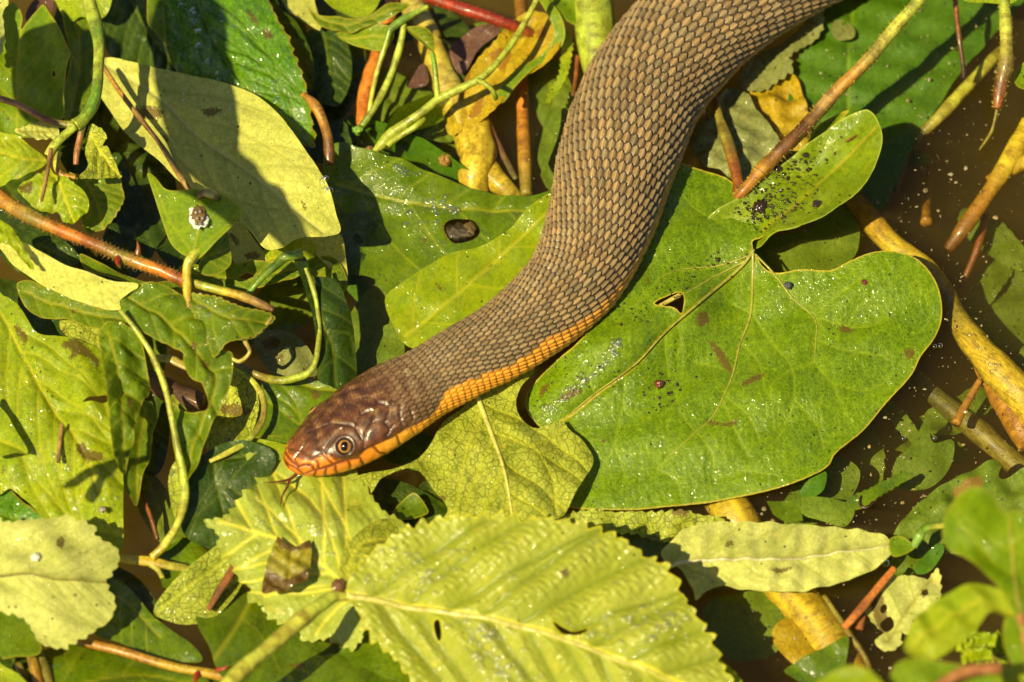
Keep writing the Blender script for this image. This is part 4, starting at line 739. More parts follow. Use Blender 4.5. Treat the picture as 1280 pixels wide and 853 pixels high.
specks('pale grit and brown crumbs scattered over the right half of the heart leaf', [(x, y, r, d) for x, y, r, d in gs(990, 480, 85, 70, 420, .5, 1.2) if inside(np.array([x]), np.array([y]), np.array(PT('830,600 940,400 1000,350 1150,350 1165,400 1130,460 1040,555 930,610')))[0]], lambda x, y: hb(x, y) - .005, 'leaf_grit', [(.05, .08, .01), (.03, .03, .01), (.30, .30, .06), (.10, .14, .02)])
for lb, x, y, r, zz in [('largest black dropping on the folded lobe, low on its left', 950, 258, 8, None), ('small black dropping near the stalk on the folded lobe', 1007, 193, 4, None), ('black dropping wedged under the rusty stalk', 972, 211, 5, None), ('oblong black dropping on the lower edge of the folded lobe', 1021, 255, 5, None), ('dark red bead in the middle of the heart leaf', 824, 480, 5.5, 1), ('tiny dark red bead low on the heart leaf', 755, 551, 3.6, 1), ('brown seed near the top rim of the heart leaf', 1081, 353, 4, 1)]:
    clump(lb, x, y, (rz(x, y) + .07) if zz is None else hb(x, y) + .05, r, (.025, .010, .008) if zz is None else (.11, .02, .012), 'debris', 'dropping' if zz is None else 'seed', flat=.6, mat='gloss')
stem('short pale twig poking through the hole of the heart leaf', '822,384,.60,2.6,hay 835,377,.66,3.0,hay 850,369,.66,3.4,hay', mat='twig', cat='twig', name='twig')
clump('dark grey pebble in the fold of the heart leaf', 985, 357, .52, 5, (.05, .055, .06), 'pebble', 'pebble', flat=.5)
stem('thin brown thread on the tip of the folded lobe', '1057,177,1.25,1.2,rust 1067,172,1.28,1.6,brown 1075,168,1.22,1.0,rust', mat='twig', cat='debris', name='thread')

# ---- stalks around the heart leaf
stem('rusty brown thorny stalk with a green upper end slanting over the heart leaf', '1170,-25,2.6,9,lime 1145,5,2.4,8,lime 1110,45,2.1,8.5,ylime 1085,75,1.9,8,olive 1040,120,1.5,8.5,amber 1010,155,1.3,8.5,tan 985,180,1.2,9,brown 955,210,1.0,10,brown 932,236,.85,7,amber 920,248,.7,5,rust', hairs=(420, 4.5, 'hay'), name='thorny_stem', ridge=1, nseg=14)
stem('green stalk with a red-brown ridge dropping into the heart leaf fold', '893,118,.45,3,rust 900,150,.55,6,olive 912,185,.6,8,olive 922,225,.6,7,rust 924,243,.55,9,rust', flat=.8, ridge=1)
stem('thin brown stem under the dark side of the snake', '862,158,.3,2.5,amber 856,180,.3,3,amber 848,200,.2,2,amber')
stem('thin dark red stem dipping into the water at the top right', '1192,-20,1.2,3,rust 1198,40,.9,3.2,rust 1203,75,.6,3,brown 1205,98,.3,3.6,dbrown')
r_ = stem('pale green bristly stalk ending in a brown tip at the top right', '1254,-20,2.0,8,lime 1257,30,1.8,8,lime 1258,75,1.6,10,ylime 1253,98,1.4,9,olive 1249,120,1.2,8,brown 1246,136,1.1,6,rust', hairs=(160, 4, 'hay'), name='bristly_stem')
stem('', '1247,134,1.0,2.4,olive 1241,160,.7,2,olive 1235,172,.5,2.2,olive 1224,188,.2,1,olive', parent=r_, part='root_tip')
leaf('pale leaf rim just showing along the top right edge', 'lime', '1190,-15 1270,-15 1268,2 1235,3 1205,1', 2.0, step=3)
leaf('bit of round green leaf at the right edge below the bristly stalk', 'bright', '1300,76 1282,78 1270,88 1268,100 1276,112 1300,118', 1.2, step=3)

# ---- small leaves under the heart leaf's lower rim
leaf('small green leaf corner floating left of the little olive leaf', 'floating', '958,628 985,623 1000,626 1004,652 980,652 966,642', '958,628,.02 1004,650,.05', step=2.5, smooth=False)
leaf('little olive leaf floating under the lower rim of the heart leaf', 'sunk', '1002,622 1040,624 1068,635 1056,658 1025,651 1003,643', '1002,622,.10 1068,635,.02', step=2.5)
leaf('small ragged green leaf pointing up right with a dark curl', 'floating', '1057,633 1066,620 1088,612 1110,600 1132,589 1134,596 1112,612 1090,628 1070,636', '1057,633,.05 1134,590,.12', step=2.2, serr=(1.5, 9))
stem('dark curled thread on the small ragged green leaf', '1076,620,.12,1.2,dbrown 1075,632,.12,1.5,dbrown 1085,634,.14,1.6,dbrown 1098,622,.14,.8,dbrown', cat='debris', name='thread')
leaf('tiny green leaf half hidden by the lower rim of the heart leaf', 'sunkgreen', '1000,615 1010,600 1032,590 1030,612 1015,622', -.05, step=3)
leaf('narrow green leaf sunk beside the blurred bright leaf', 'sunkgreen', '1143,715 1150,700 1172,680 1180,690 1165,712 1152,718', -.1, step=3)
# ---- bottom right
leaf('pale spotted leaf with holes and dark stains in the lower right water', 'paleserr', '1083,760 1100,735 1112,722 1140,720 1160,722 1172,710 1175,735 1170,760 1155,785 1140,793 1125,790 1125,805 1112,815 1098,810 1095,800 1105,790 1095,780', '1083,760,-.02 1172,712,.12 1110,810,.0', mid='1110,800 1135,760 1165,720', nv=3, ang=60, holes=['1152,740 1158,738 1160,744 1154,745', '1100,760 1106,756 1109,762 1103,766', '1100,778 1112,770 1118,780 1108,788'], stains=['1085,740 1100,735 1108,760 1115,785 1100,790 1090,765', '1150,737 1160,735 1161,746 1151,747', '1119,745 1123,744 1122,748'], step=2, serr=(2, 12))
leaf('wedge of green leaf floating over the broad stalk at the bottom', 'floating', '980,838 1010,820 1040,805 1060,797 1058,825 1050,850 1010,856', '980,838,.05 1060,800,.12', step=3)
stem('straight orange-brown twig lying on the spotted leaf', '1118,710,.30,4.5,orange 1095,738,.30,5,orange 1072,766,.28,5.5,rust 1055,785,.22,5,orange', mat='twig', cat='twig', name='twig', flat=.6)
stem('short reddish twig end in the dark beside the orange-brown twig', '1080,768,.02,3,rust 1074,787,.0,5,rust', mat='twig', cat='twig', name='twig')
leaf('long pale leaf with a white midrib lying above the bent stalk', 'paleserr', '826,692 842,675 862,660 900,653 960,654 1020,658 1080,663 1106,672 1116,684 1108,700 1080,718 1040,731 1000,740 935,738 900,733 884,740 870,752 866,738 852,716 835,706', '826,692,.3 960,655,.35 960,700,.55 1000,740,.35 1115,685,.45 870,750,.12', mid='824,712 862,702 930,700 1000,697 1060,690 1112,683', nv=7, ang=42, rib=(3.0, (.62, .62, .34)), quilt=.05, wav=.06, wavs=45, sunk_vein=False, stains=['960,712 990,708 985,716 965,718', '905,683 915,676 918,682 906,690'])
leaf('twisted green leaf tip beyond the long pale leaf', 'bright', '1112,690 1112,674 1125,670 1142,681 1144,684 1130,694 1118,697', '1112,690,.45 1144,683,.6', step=2)
stem('thin twisted green tendril reaching up to the blurred leaf', '1142,684,.5,4,green 1150,668,.6,6,green 1158,660,.8,5,green 1172,658,1.0,3.5,ylime 1190,656,1.2,3,ylime', flat=.5)
leaf('serrated yellow-green leaf edge poking out beside the large ribbed leaf', 'nettedwet', '704,652 715,641 760,640 830,642 862,642 905,650 880,657 850,668 832,680 815,672 770,664 728,664', '704,652,.25 905,650,.15 800,668,.05 780,640,.3', serr=(3, 12), step=2, stains=['838,640 858,632 862,645 845,648'])
# blurred leaves close to the lens
bz = 5.2
leaf('blurred bright green leaf standing at the right edge', 'bright', '1178,660 1184,638 1198,620 1222,612 1242,622 1256,645 1268,640 1300,660 1310,740 1284,800 1262,756 1240,728 1205,700 1182,684', '1178,660,6.2 1300,700,6.6 1230,615,7.1 1275,770,6.9 1262,680,6.1', mid='1280,790 1268,720 1262,650', nv=4, quilt=.06, step=3.5, rib=(3, (.42, .40, .06)), sunk_vein=False, group='blurred leaves near the lens')
leaf('blurred lime leaf arching below the standing bright leaf', 'lime', '1130,815 1134,795 1152,765 1185,742 1220,728 1252,738 1280,768 1268,775 1240,766 1222,782 1205,802 1180,818 1150,826', '1130,815,5.6 1220,730,6.2 1280,770,6.9 1180,815,6.0', mid='1275,768 1220,755 1160,790 1135,815', nv=4, step=3.5, wav=.08, group='blurred leaves near the lens')
leaf('blurred green leaf filling the bottom right corner beside the pink stalk', 'bright', '1112,862 1115,838 1130,825 1158,824 1210,832 1248,842 1246,870 1180,890 1120,885', 6.8, step=4, group='blurred leaves near the lens')
leaf('blurred pale green leaf at the bottom edge, left of the corner leaves', 'lime', '1010,870 1025,848 1058,834 1088,840 1108,862 1100,885 1030,890', 7.4, step=4, group='blurred leaves near the lens')
leaf('blurred green leaf at the right edge below the standing leaf', 'bright', '1254,785 1262,770 1300,765 1310,830 1275,838 1258,815', '1254,785,5.6 1310,800,6.0', step=4, group='blurred leaves near the lens')
leaf('blurred yellow-green leaf in the very bottom right corner', 'lime', '1232,850 1262,832 1310,835 1310,890 1235,885', 6.0, step=4, group='blurred leaves near the lens')
leaf('crinkled lime leaf behind the blurred leaves at the bottom right', 'lime', '1195,800 1210,788 1235,790 1262,800 1262,822 1240,835 1210,828 1200,815', '1195,800,1.0 1262,820,1.4', step=2.5, fine=.07, wav=.12, wavs=25, serr=(3, 12), stains=['1238,818 1250,814 1256,820 1244,826'])
stem('blurred pink stalk crossing the bottom right corner', '1160,870,7.2,7,pink 1200,842,7.2,7,pink 1250,834,7.1,7,pink', group=None)
stem('blurred pinkish stalk behind the standing bright leaf', '1290,840,7.0,5,pink 1283,800,7.0,5,pink 1276,770,7.0,5,pink')
# ================================================================== lower left and bottom
leaf('dark green leaf floating at the bottom left beside the brown stem', 'floating', '138,722 155,728 170,745 190,768 215,788 238,805 252,828 200,822 150,805 118,790 130,760', '138,722,.12 250,825,.05 190,790,.10', mid='145,740 200,795', nv=3, stains=['160,770 170,768 168,776'], step=2.5)
leaf('wide green leaf lying under water below the brown stem', 'floating', '40,830 70,808 130,806 200,822 260,842 340,862 340,900 30,900', '40,830,-.05 340,862,.0 150,850,.05', mid='60,860 180,845 330,880', nv=3, step=3)
leaf('green leaf with yellow veins floating under the serrated leaf at the bottom', 'floating', '245,770 280,760 300,735 330,750 385,790 430,810 480,815 520,860 400,890 330,868 280,850 262,810', '245,770,-.02 520,860,.08 380,820,.08', mid='262,830 290,790 310,755', veins=['300,770 330,800 350,840', '330,770 390,790 440,800'], wm=3, step=2.5, stains=['362,828 382,828 380,836 364,836'])
leaf('green leaf in the bottom middle under the ribbed leaf', 'floating', '430,800 470,790 530,840 520,890 400,890 420,840', .02, step=3)
leaf('pale toothed corner of a leaf below the serrated pale leaf', 'green', '-15,745 10,742 28,760 48,795 50,820 20,822 -15,815', '-15,745,.6 50,820,.5', step=3)
leaf('lime leaf corner at the bottom left edge', 'lime', '-15,825 5,832 30,850 60,890 -15,890', '-15,825,.8 30,850,.6', step=3)
for k, (a_, b_) in enumerate([('22,830,.1,5,olive 34,860,.1,6,brown', 'leftmost of three olive stalks in the dark bottom left corner'), ('38,815,.15,6,olive 50,865,.15,7,amber', 'middle of three olive stalks in the dark bottom left corner'), ('50,815,.1,5,dolive 66,870,.1,6,olive', 'rightmost of three olive stalks in the dark bottom left corner')]): stem(b_, a_ + ' ' + a_.split()[-1].replace('860', '890').replace('865', '895').replace('870', '900'), group='stalks in the bottom left corner')
r_ = stem('hairy amber stem slanting under the pale stalk at the bottom left', '80,795,.35,4,amber 100,802,.38,5.5,amber 150,814,.4,6,amber 210,832,.4,6,yel 260,842,.38,6,amber 330,855,.3,6,olive 400,872,.2,5,olive', hairs=(420, 3.2, 'brown'), name='hairy_stem')
thorn(r_, 248, 842, .42, -4, 8, 5, 16, 'red'); thorn(r_, 272, 838, .45, 12, -3, 4, 16, 'red')
leaf('netted olive leaf half under water at the bottom left', 'nettedwet', '192,766 205,740 232,712 262,688 280,678 296,688 308,706 300,735 280,762 258,776 236,780 214,778', '192,766,.08 280,680,.35 300,730,-.05 240,780,-.04 250,730,.18', mid='196,765 240,730 295,690', nv=3, ws=1.0, step=2.2, wav=.03)
stem('dark reddish twig lying on the netted olive leaf', '297,700,.40,4.5,brown 285,722,.34,5.5,rust 272,742,.28,5,brown 260,763,.16,3,rust', mat='twig', cat='twig', name='twig', flat=.6)
stem('yellow forked stem ending under the dark green leaf', '145,698,.35,5,yel 165,700,.4,6,yel 188,702,.4,7,yel 215,708,.35,6,ylime 240,712,.2,5,ylime', flat=.7)
stem('short side fork curling off the yellow forked stem', '186,704,.4,4,ylime 197,712,.36,3.5,ylime 203,722,.25,3,ylime')
leaf('green leaf patch floating beside the yellow forked stem', 'floating', '196,690 215,680 232,672 255,685 262,700 248,712 225,722 205,735 200,715', '196,690,.15 255,690,-.03 210,730,.05', step=2.5)
leaf('dark green rounded leaf below the leaf loop', 'dark', '226,655 230,620 238,588 252,570 285,552 322,556 345,575 330,605 310,640 292,668 272,688 250,682 234,672', '226,655,.55 252,570,.85 340,575,.7 272,688,.3 280,620,.5', mid='320,565 278,572 268,580 272,610 280,640', nv=3, veins=['278,575 272,600 288,630 300,650'], wm=1.5, quilt=.06, wav=.04, drops=30)
leaf('lime leaf corner under the snout behind the serrated leaf', 'lime', '300,548 340,552 372,565 375,582 345,575 318,575', '300,548,.6 372,565,.6', step=2.5)
leaf('glossy dark green leaf at the left edge beside the lime leaf', 'quilt', '-15,590 8,608 22,622 45,640 60,655 30,656 -15,660', '-15,590,.2 60,655,.5', step=2.5, quilt=.06, nv=3, mid='-15,640 55,655')
# the lime leaf field at the left
leaf('large lime leaf with brown burnt patches at the left edge', 'lime', '-15,370 4,373 22,385 36,405 48,418 76,424 100,427 124,436 134,462 139,505 144,550 153,585 154,640 152,690 132,676 98,668 62,655 36,632 14,612 -15,602', '-15,370,.9 124,436,1.15 153,600,.9 -15,602,.6 150,690,.35 60,655,.4 60,520,1.05 100,470,1.2 35,405,1.1 80,560,1.1 70,620,.65 130,640,.6', mid='2,392 30,445 60,500 100,555 125,620', nv=6, ang=38, wm=1.8, quilt=.08, wav=.09, wavs=70, holes=['104,505 118,498 133,494 133,503 120,505'], stains=['72,438 92,425 108,432 124,450 122,462 112,452 98,448 82,456 88,442', '16,412 24,408 36,424 30,432', '94,555 104,552 112,562 130,568 128,580 110,580 98,568', '0,590 8,582 6,595'], drops=170, cat='leaf')
leaf('small smooth lime leaf tip overlapping the burnt lime leaf at the left', 'lime', '-15,500 4,512 18,535 35,563 22,567 -15,568', '-15,500,1.45 35,563,1.2', mid='-15,540 32,564', step=2.5)
leaf('dark green leaf showing in the chewed gap above the burnt lime leaf', 'dark', '20,385 40,380 80,392 85,425 50,420 30,405', .3, step=3)
leaf('yellow netted leaf scrap above the brown burnt patch', 'netted', '74,405 78,395 98,396 130,408 132,440 112,432 84,420', '74,405,1.0 132,440,1.2', step=2.2, stains=['73,412 82,405 82,422 74,422'])
stem('short brown twig standing on the burnt lime leaf', '77,530,1.3,2.2,tan 75,555,1.28,3,tan 73,578,1.25,2.6,brown', mat='twig', cat='twig', name='twig')
clump('tiny brown snail on the burnt lime leaf', 125, 589, 1.05, 4, (.16, .06, .03), 'snail', 'snail', flat=.8, mat='gloss')
clump('grey grain near the lower tip of the burnt lime leaf', 128, 637, .95, 4, (.25, .20, .16), 'debris', 'grain', flat=.7)
leaf('shaded green leaf hanging behind the upright folded leaf', 'green', '160,505 182,500 194,510 197,525 190,545 188,572 178,598 171,634 163,622 152,600 152,570', '160,505,.8 197,525,.5 171,634,.5', mid='182,510 172,570 171,632', nv=4, step=2.3)
leaf('upright folded green leaf between the lime leaf and the thin stem', 'green', '124,412 145,405 165,412 178,432 184,462 188,492 178,506 168,530 168,552 160,580 156,600 147,588 141,560 136,515 131,470 126,440', '124,412,1.5 150,405,1.9 188,490,1.2 168,550,1.4 150,590,1.4 140,500,1.9 165,470,1.5', mid='135,415 150,480 155,590', nv=5, quilt=.14, wav=.12, wavs=40, fine=.02, seed=3, stains=['158,495 166,500 168,520 160,512'])
# pale serrated leaf
leaf('pale serrated leaf with a water drop at the lower left edge', 'paleserr', '-20,655 10,658 40,652 86,648 90,654 116,662 119,672 143,684 148,700 138,718 130,730 142,752 142,762 134,778 118,788 112,794 84,806 82,810 52,806 42,790 28,770 -20,750', '-20,700,1.3 60,650,1.6 148,695,1.2 82,808,1.0 60,725,1.65', mid='-20,722 30,718 80,725 134,729', nv=6, ang=42, bend=.35, ws=1.0, quilt=.05, wav=.05, serr=(3.5, 14), rib=(1.8, (.22, .21, .03)), sunk_vein=False, stains=['70,675 82,668 80,685 72,688', '90,745 98,742 95,750'])
clump('round clear water drop resting on the pale serrated leaf', 45, 697, 1.68, 5.5, (.6, .62, .5), 'water drop', 'water_drop', flat=.7, mat='gloss')
# ---- under the snake head
leaf('yellow-green serrated leaf carrying a brown rotten petal under the snout', 'wetpale', '312,570 340,566 380,572 430,585 447,600 462,622 478,642 500,655 516,672 500,688 474,694 452,712 440,735 448,760 456,785 440,812 412,798 398,800 378,802 374,788 352,780 334,770 330,757 310,752 314,735 300,724 288,698 276,684 274,668 256,655 280,650 290,640 300,628 318,612 322,600 314,588', '312,570,.55 430,590,.38 355,605,.58 300,640,.75 400,640,.85 260,655,.75 516,672,.9 470,640,.75 480,690,.9 330,760,.1 440,810,.05 400,740,.42 350,700,.62', mid='445,745 395,700 345,675 275,655', nv=5, ang=48, bend=.15, serr=(4.5, 13, [(515, 675, 20)]), veins=['430,725 440,680 410,620 395,595', '430,725 400,640 360,600 330,585', '435,735 380,735 330,745', '440,750 410,770 395,795', '400,700 350,650 320,625'], wm=2.2, ws=1.8, quilt=.11, qw=10, wav=.06, fine=.003, sunk_vein=False, drops=160, step=2.0)
pz = '345,675,.95 385,680,1.0 390,705,.9 340,745,.85 330,720,.95 360,710,1.12'
leaf('brown-edged yellow rotten petal lying on the serrated leaf', 'petal', '347,672 352,676 360,684 374,684 388,676 390,690 388,712 384,728 368,733 352,742 340,743 327,742 330,722 336,698', pz, mid='365,685 360,740', smooth=False, step=1.6, wav=.03, wavs=20, curl=.06, name='petal', cat='petal', stains=['318,765 326,720 345,716 355,722 370,718 392,712 398,750 350,762', '340,655 352,668 362,677 376,678 395,660 394,682 388,688 374,690 358,690 346,682', '322,745 330,700 342,670 336,710 332,735'])
leaf('yellow netted leaf with a chewed right edge below the snake neck', 'netted', '440,600 470,592 508,584 524,572 540,555 556,528 588,502 622,482 668,462 650,490 645,508 652,524 668,534 690,532 702,528 714,540 728,552 742,576 728,604 712,632 702,646 690,655 720,672 640,690 560,680 548,655 560,640 540,612 522,592 500,590 478,600 462,622 445,615', '440,600,.55 528,566,.55 600,500,.62 660,465,.60 700,530,.55 742,576,.55 690,655,.6 560,660,.4 640,600,.85 500,590,.55 620,640,.8', mid='596,496 612,535 630,588 640,640 642,670', nv=4, ang=48, bend=.5, wm=2.2, ws=1.5, rib=(3.4, (.62, .62, .16)), sunk_vein=False, quilt=.07, wav=.06, wavs=70, holes=['486,640 500,612 515,608 528,618 540,640 520,636'] if False else (), stains=['546,620 558,618 560,628 550,632', '690,560 715,550 720,575 705,582', '698,532 742,576 730,570'] if False else ['548,621 557,620 558,628 550,630', '500,596 514,594 512,602 502,602'], veins=['628,540 665,560 690,600 695,640', '660,560 690,545 705,535'])
leaf('green leaf scrap in the hollow below the netted leaf', 'green', '490,645 502,625 520,618 536,640 520,648 500,650', .2, step=2.5)
# ---- the big ribbed leaf in the foreground
leaf('big blurred ribbed yellow-green leaf with a serrated edge at the bottom', 'big', '434,748 437,728 452,710 480,688 510,672 555,656 600,650 640,652 690,656 730,664 765,676 790,690 820,708 845,735 862,765 880,795 900,835 925,880 900,930 700,930 560,900 520,860 492,826 468,800 448,772', '434,748,1.9 600,650,2.5 780,685,2.4 890,820,1.8 640,780,2.1 560,880,1.0 800,850,1.8 480,700,2.1 700,900,.9', mid='434,746 500,756 560,766 640,780 720,806 800,835 900,880', nv=9, ang=46, bend=.12, qw=14, serr=(7, 20, [(436, 745, 30)]), wm=3.5, ws=2.8, quilt=.26, wav=.06, wavs=110, fine=.004, rib=(4.2, (.58, .56, .14)), sunk_vein=False, step=2.0, drops=260, stains=['700,720 710,715 712,726 703,728'], holes=['542,780 549,778 552,796 547,800', '690,783 704,786 720,790 735,786 726,797 706,795'])
big = bpy.data.objects['leaf'] if False else [o for o in COL.objects if o.get('label', '').startswith('big blurred ribbed')][0]
stem('', '270,872,2.6,9,paleg 300,840,2.5,9.5,ylime 340,806,2.35,9,paleg 380,772,2.2,10,ylime 400,757,2.1,9,ylime 418,746,2.0,7,lime 436,747,1.92,5,ylime', parent=big, part='petiole', wob=.1)
clump('brown bud at the joint of the pale stalk and the ribbed leaf', 424, 733, 2.05, 9, (.12, .05, .008), 'bud', 'bud', flat=.9, mat='gloss')
leaf('rolled edge of a yellow-green leaf arching toward the ribbed leaf', 'netted', '432,728 424,712 430,690 442,672 462,655 484,648 508,660 520,676 505,684 482,684 462,694 448,712 440,728', '432,728,1.9 430,690,1.5 508,660,1.0 520,676,1.0 460,690,1.7 470,655,1.2', mid='432,725 450,680 512,668', nv=4, step=2.2, wav=.03, fine=.01)
leaf('lime leaf lying crosswise at the bottom right of the ribbed leaf', 'lime', '720,800 780,812 850,800 890,815 930,860 900,900 760,900', '720,800,1.0 890,815,1.3 800,890,1.2', mid='720,805 820,850 920,880', nv=4, step=3)

# ================================================================== upper left
leaf('long glossy quilted green leaf running down from the top edge', 'quilt', '196,-30 300,-40 330,-8 345,28 360,52 366,72 378,100 384,118 388,150 392,182 376,180 352,172 300,150 250,120 226,100 212,60 200,15', '196,-30,.8 330,-10,1.1 388,120,1.3 392,182,.9 230,100,.55 290,60,1.2', mid='236,-30 262,40 300,100 350,150 388,178', nv=9, ang=42, bend=.6, quilt=.18, wav=.04, fine=.02, serr=(3, 15, [(300, -40, 60)]), drops=220, stains=['305,18 312,18 325,32 322,38 312,28', '326,42 336,40 344,50 332,54', '340,70 345,70 343,75'])
leaf('dark glossy quilted leaf in deep shade at the top', 'dark', '118,-30 205,-30 222,20 232,60 236,98 200,95 165,80 138,72 125,30', '118,-30,.3 236,98,.35 200,0,.5', mid='150,-30 180,30 225,90', nv=8, quilt=.14, step=3)
leaf('narrow green leaf tip behind the quilted leaf at the top', 'green', '186,-20 200,-20 206,20 206,50 195,42 184,28', .95, step=3)
leaf('dark leaf curving behind the top of the quilted leaf', 'dark', '300,-30 330,-30 352,10 372,30 388,62 394,95 388,118 372,98 352,52 335,15', '300,-30,.5 394,95,.6 350,20,.8', mid='315,-25 350,30 388,110', nv=5, step=3)
leaf('wide green leaf with a jagged shadow under the thick stalk, far left', 'bright', '-20,30 4,10 18,2 28,22 26,38 33,30 46,12 54,4 63,18 74,36 84,58 88,70 84,84 80,112 79,145 62,160 40,172 18,172 -20,165', '-20,30,1.3 88,70,1.6 60,160,1.2 54,5,1.7 -20,160,1.2', mid='22,160 22,80 26,40', nv=4, ang=50, veins=['25,110 50,70 62,30', '60,135 75,100'], holes=['65,90 68,87 69,93 66,96'], wav=.06)
leaf('shaded green leaf right of the jagged leaf under the thick stalk', 'green', '78,20 92,5 108,20 118,60 124,100 112,140 90,156 80,148 80,110 88,72', '78,20,.9 124,100,.7 90,156,.8', mid='85,150 100,80 95,10', nv=4, step=3)
leaf('small brown-grey leaf piece between green leaves at the top left', 'brownleaf', '32,20 48,-5 66,-5 64,16 56,4 46,14 38,30', .9, step=3)
leaf('pale leaf sliver at the top left edge of the frame', 'paleserr', '-15,-10 8,-10 8,5 2,14 4,30 5,48 3,62 0,70 -15,72', '-15,0,2.0 5,50,2.0', step=2.5, serr=(2, 12))
leaf('lime leaf at the top behind the thick green stalk', 'lime', '66,-25 140,-25 139,2 130,20 118,26 100,22 88,26 75,12', '66,-20,1.1 140,0,1.3 100,22,1.0', step=3)
leaf('broad pale leaf lying in half shadow below the quilted leaf', 'pale', '112,98 130,74 165,78 200,86 250,96 300,110 325,122 350,146 370,172 392,202 412,238 420,265 425,290 400,299 375,301 350,312 330,310 312,290 290,270 262,245 225,228 200,205 165,175 138,140', '112,98,.7 250,96,1.1 420,240,2.0 425,290,2.1 330,310,1.4 165,175,.8 280,190,1.3', mid='135,80 190,115 244,164 285,195 340,235 405,290', nv=6, ang=40, ws=1.6, quilt=.04, wav=.05, wavs=100, stains=['165,142 180,133 205,138 200,150 180,150', '250,140 268,137 280,142 262,150', '375,250 384,255 380,265', '200,165 212,172 208,180'], drops=14)
stem('thin brown stem lying across the broad pale leaf', '128,82,1.3,3,tan 150,115,1.35,3.2,amber 175,148,1.4,3.5,tan 200,180,1.4,3.2,brown 222,215,1.35,4,tan 238,240,1.3,3,tan 246,248,1.3,2.5,tan')
stem('curled brown dead stalk hanging below the quilted leaf', '378,118,1.3,4,amber 392,130,1.3,6,amber 403,150,1.2,6.5,amber 410,175,1.1,6.5,brown 412,206,.9,5.5,brown', wob=.2)
leaf('pale leaf end below the broad pale leaf', 'pale', '372,298 400,296 425,292 432,320 434,350 420,345 398,322', '372,298,.6 434,350,.4', step=3)
leaf('small lime leaf under the right end of the broad pale leaf', 'lime', '330,312 350,300 378,296 394,305 393,322 375,332 345,338', '330,312,.9 394,320,.7', mid='335,325 388,305', nv=3, step=2.5)
clump('tiny brown snail on the small lime leaf', 367, 297, 1.15, 5, (.22, .12, .07), 'snail', 'snail', flat=.8, mat='gloss')
leaf('olive leaf strip behind the hairy stem joint', 'green', '225,335 262,330 310,328 350,327 372,330 378,340 360,350 320,362 280,368 250,358 235,350', '225,335,.9 378,338,1.1 290,365,.7', mid='230,340 300,345 372,335', nv=6, ang=40, quilt=.06, step=2.3, holes=['298,347 308,342 318,346 310,350'])
leaf('pale torn leaf with a black smudge behind the spotted leaflet', 'paleserr', '280,290 300,275 312,290 325,310 338,326 318,330 296,330 285,310', '280,290,.7 338,326,.6', step=2.5, stains=['284,292 296,296 300,308 290,304', '304,318 320,314 326,324 310,326'])
leaf('green leaf under the bent stem at the centre left', 'green', '370,325 395,320 420,325 434,350 428,365 412,352 385,348', '370,325,.7 434,355,.3', mid='372,330 425,355', nv=4, step=2.5)
stem('short bent green stem leaning over the olive leaf strip', '308,370,1.2,3.6,green 325,350,1.4,4,green 345,332,1.7,5,green 356,322,1.9,6,dgreen 366,320,1.9,5,green 376,317,1.85,6,lime', wob=.15)
leaf('dark arching leaf with a pale rib above the snake head', 'dark', '366,322 382,325 392,345 420,352 436,385 444,430 446,480 438,492 420,488 398,476 396,440 392,400 380,360', '366,322,1.7 392,345,1.3 444,430,.6 438,490,.6 396,440,1.0 420,400,1.2', mid='390,345 402,400 415,430 420,485', nv=4, quilt=.08, veins=['410,420 435,418 442,440', '411,420 400,438'], wav=.04)
stem('pale green tendril curling down from the dark arching leaf', '382,335,1.7,2.5,lime 394,370,1.4,3,lime 399,410,1.2,3,lime 397,440,1.1,4,lime 391,460,1.0,4,lime 378,470,.9,5,lime 350,476,.85,5,lime 325,470,.7,5,olive 300,458,.8,4.5,olive 285,450,1.0,4,olive', wob=.15)
leaf('green leaf with yellow veins lying beside the top of the snake head', 'floating', '310,478 345,476 380,474 400,476 430,468 455,478 440,505 410,530 380,560 352,582 330,570 318,545 318,510', '310,478,.3 455,478,.35 400,500,.45 352,580,.4 330,520,.2', mid='320,480 360,478 420,488', veins=['348,478 370,505 380,530', '350,500 372,515 376,530', '322,490 345,510 375,530'], wm=2, step=2.3, quilt=.05, stains=['388,488 398,486 402,496 392,500', '356,520 364,518 366,526'])
leaf('lime strip of leaf beneath the snout', 'green', '300,548 345,545 372,552 372,575 340,575 305,570', .35, step=3)
leaf('faded underwater leaf with dark spots behind the leaf loop', 'greyleaf', '318,420 345,412 372,420 392,445 395,468 372,470 345,468 325,450', -.08, step=3, stains=['325,425 345,420 352,432 335,438', '345,445 356,442 352,456'])
leaf('yellow-olive leaf held inside the curled green loop', 'nettedwet', '285,455 305,465 318,482 324,510 315,538 296,562 272,573 258,560 262,525 275,490', '285,455,.45 324,510,.3 262,570,.5 280,520,-.05', step=2.5, nv=3, mid='290,460 285,520 270,568', stains=['275,505 300,505 320,515 300,520 272,515'])
stem('curled pale green leaf rim forming a loop left of the snake head', '286,455,.75,3,lime 305,466,.75,3.2,lime 322,485,.75,3.6,ylime 330,505,.75,4,olive 326,530,.75,4.2,olive 308,552,.8,4.2,lime 285,566,.85,4,ylime 262,577,.85,3,ylime', wob=.1, flat=.7)
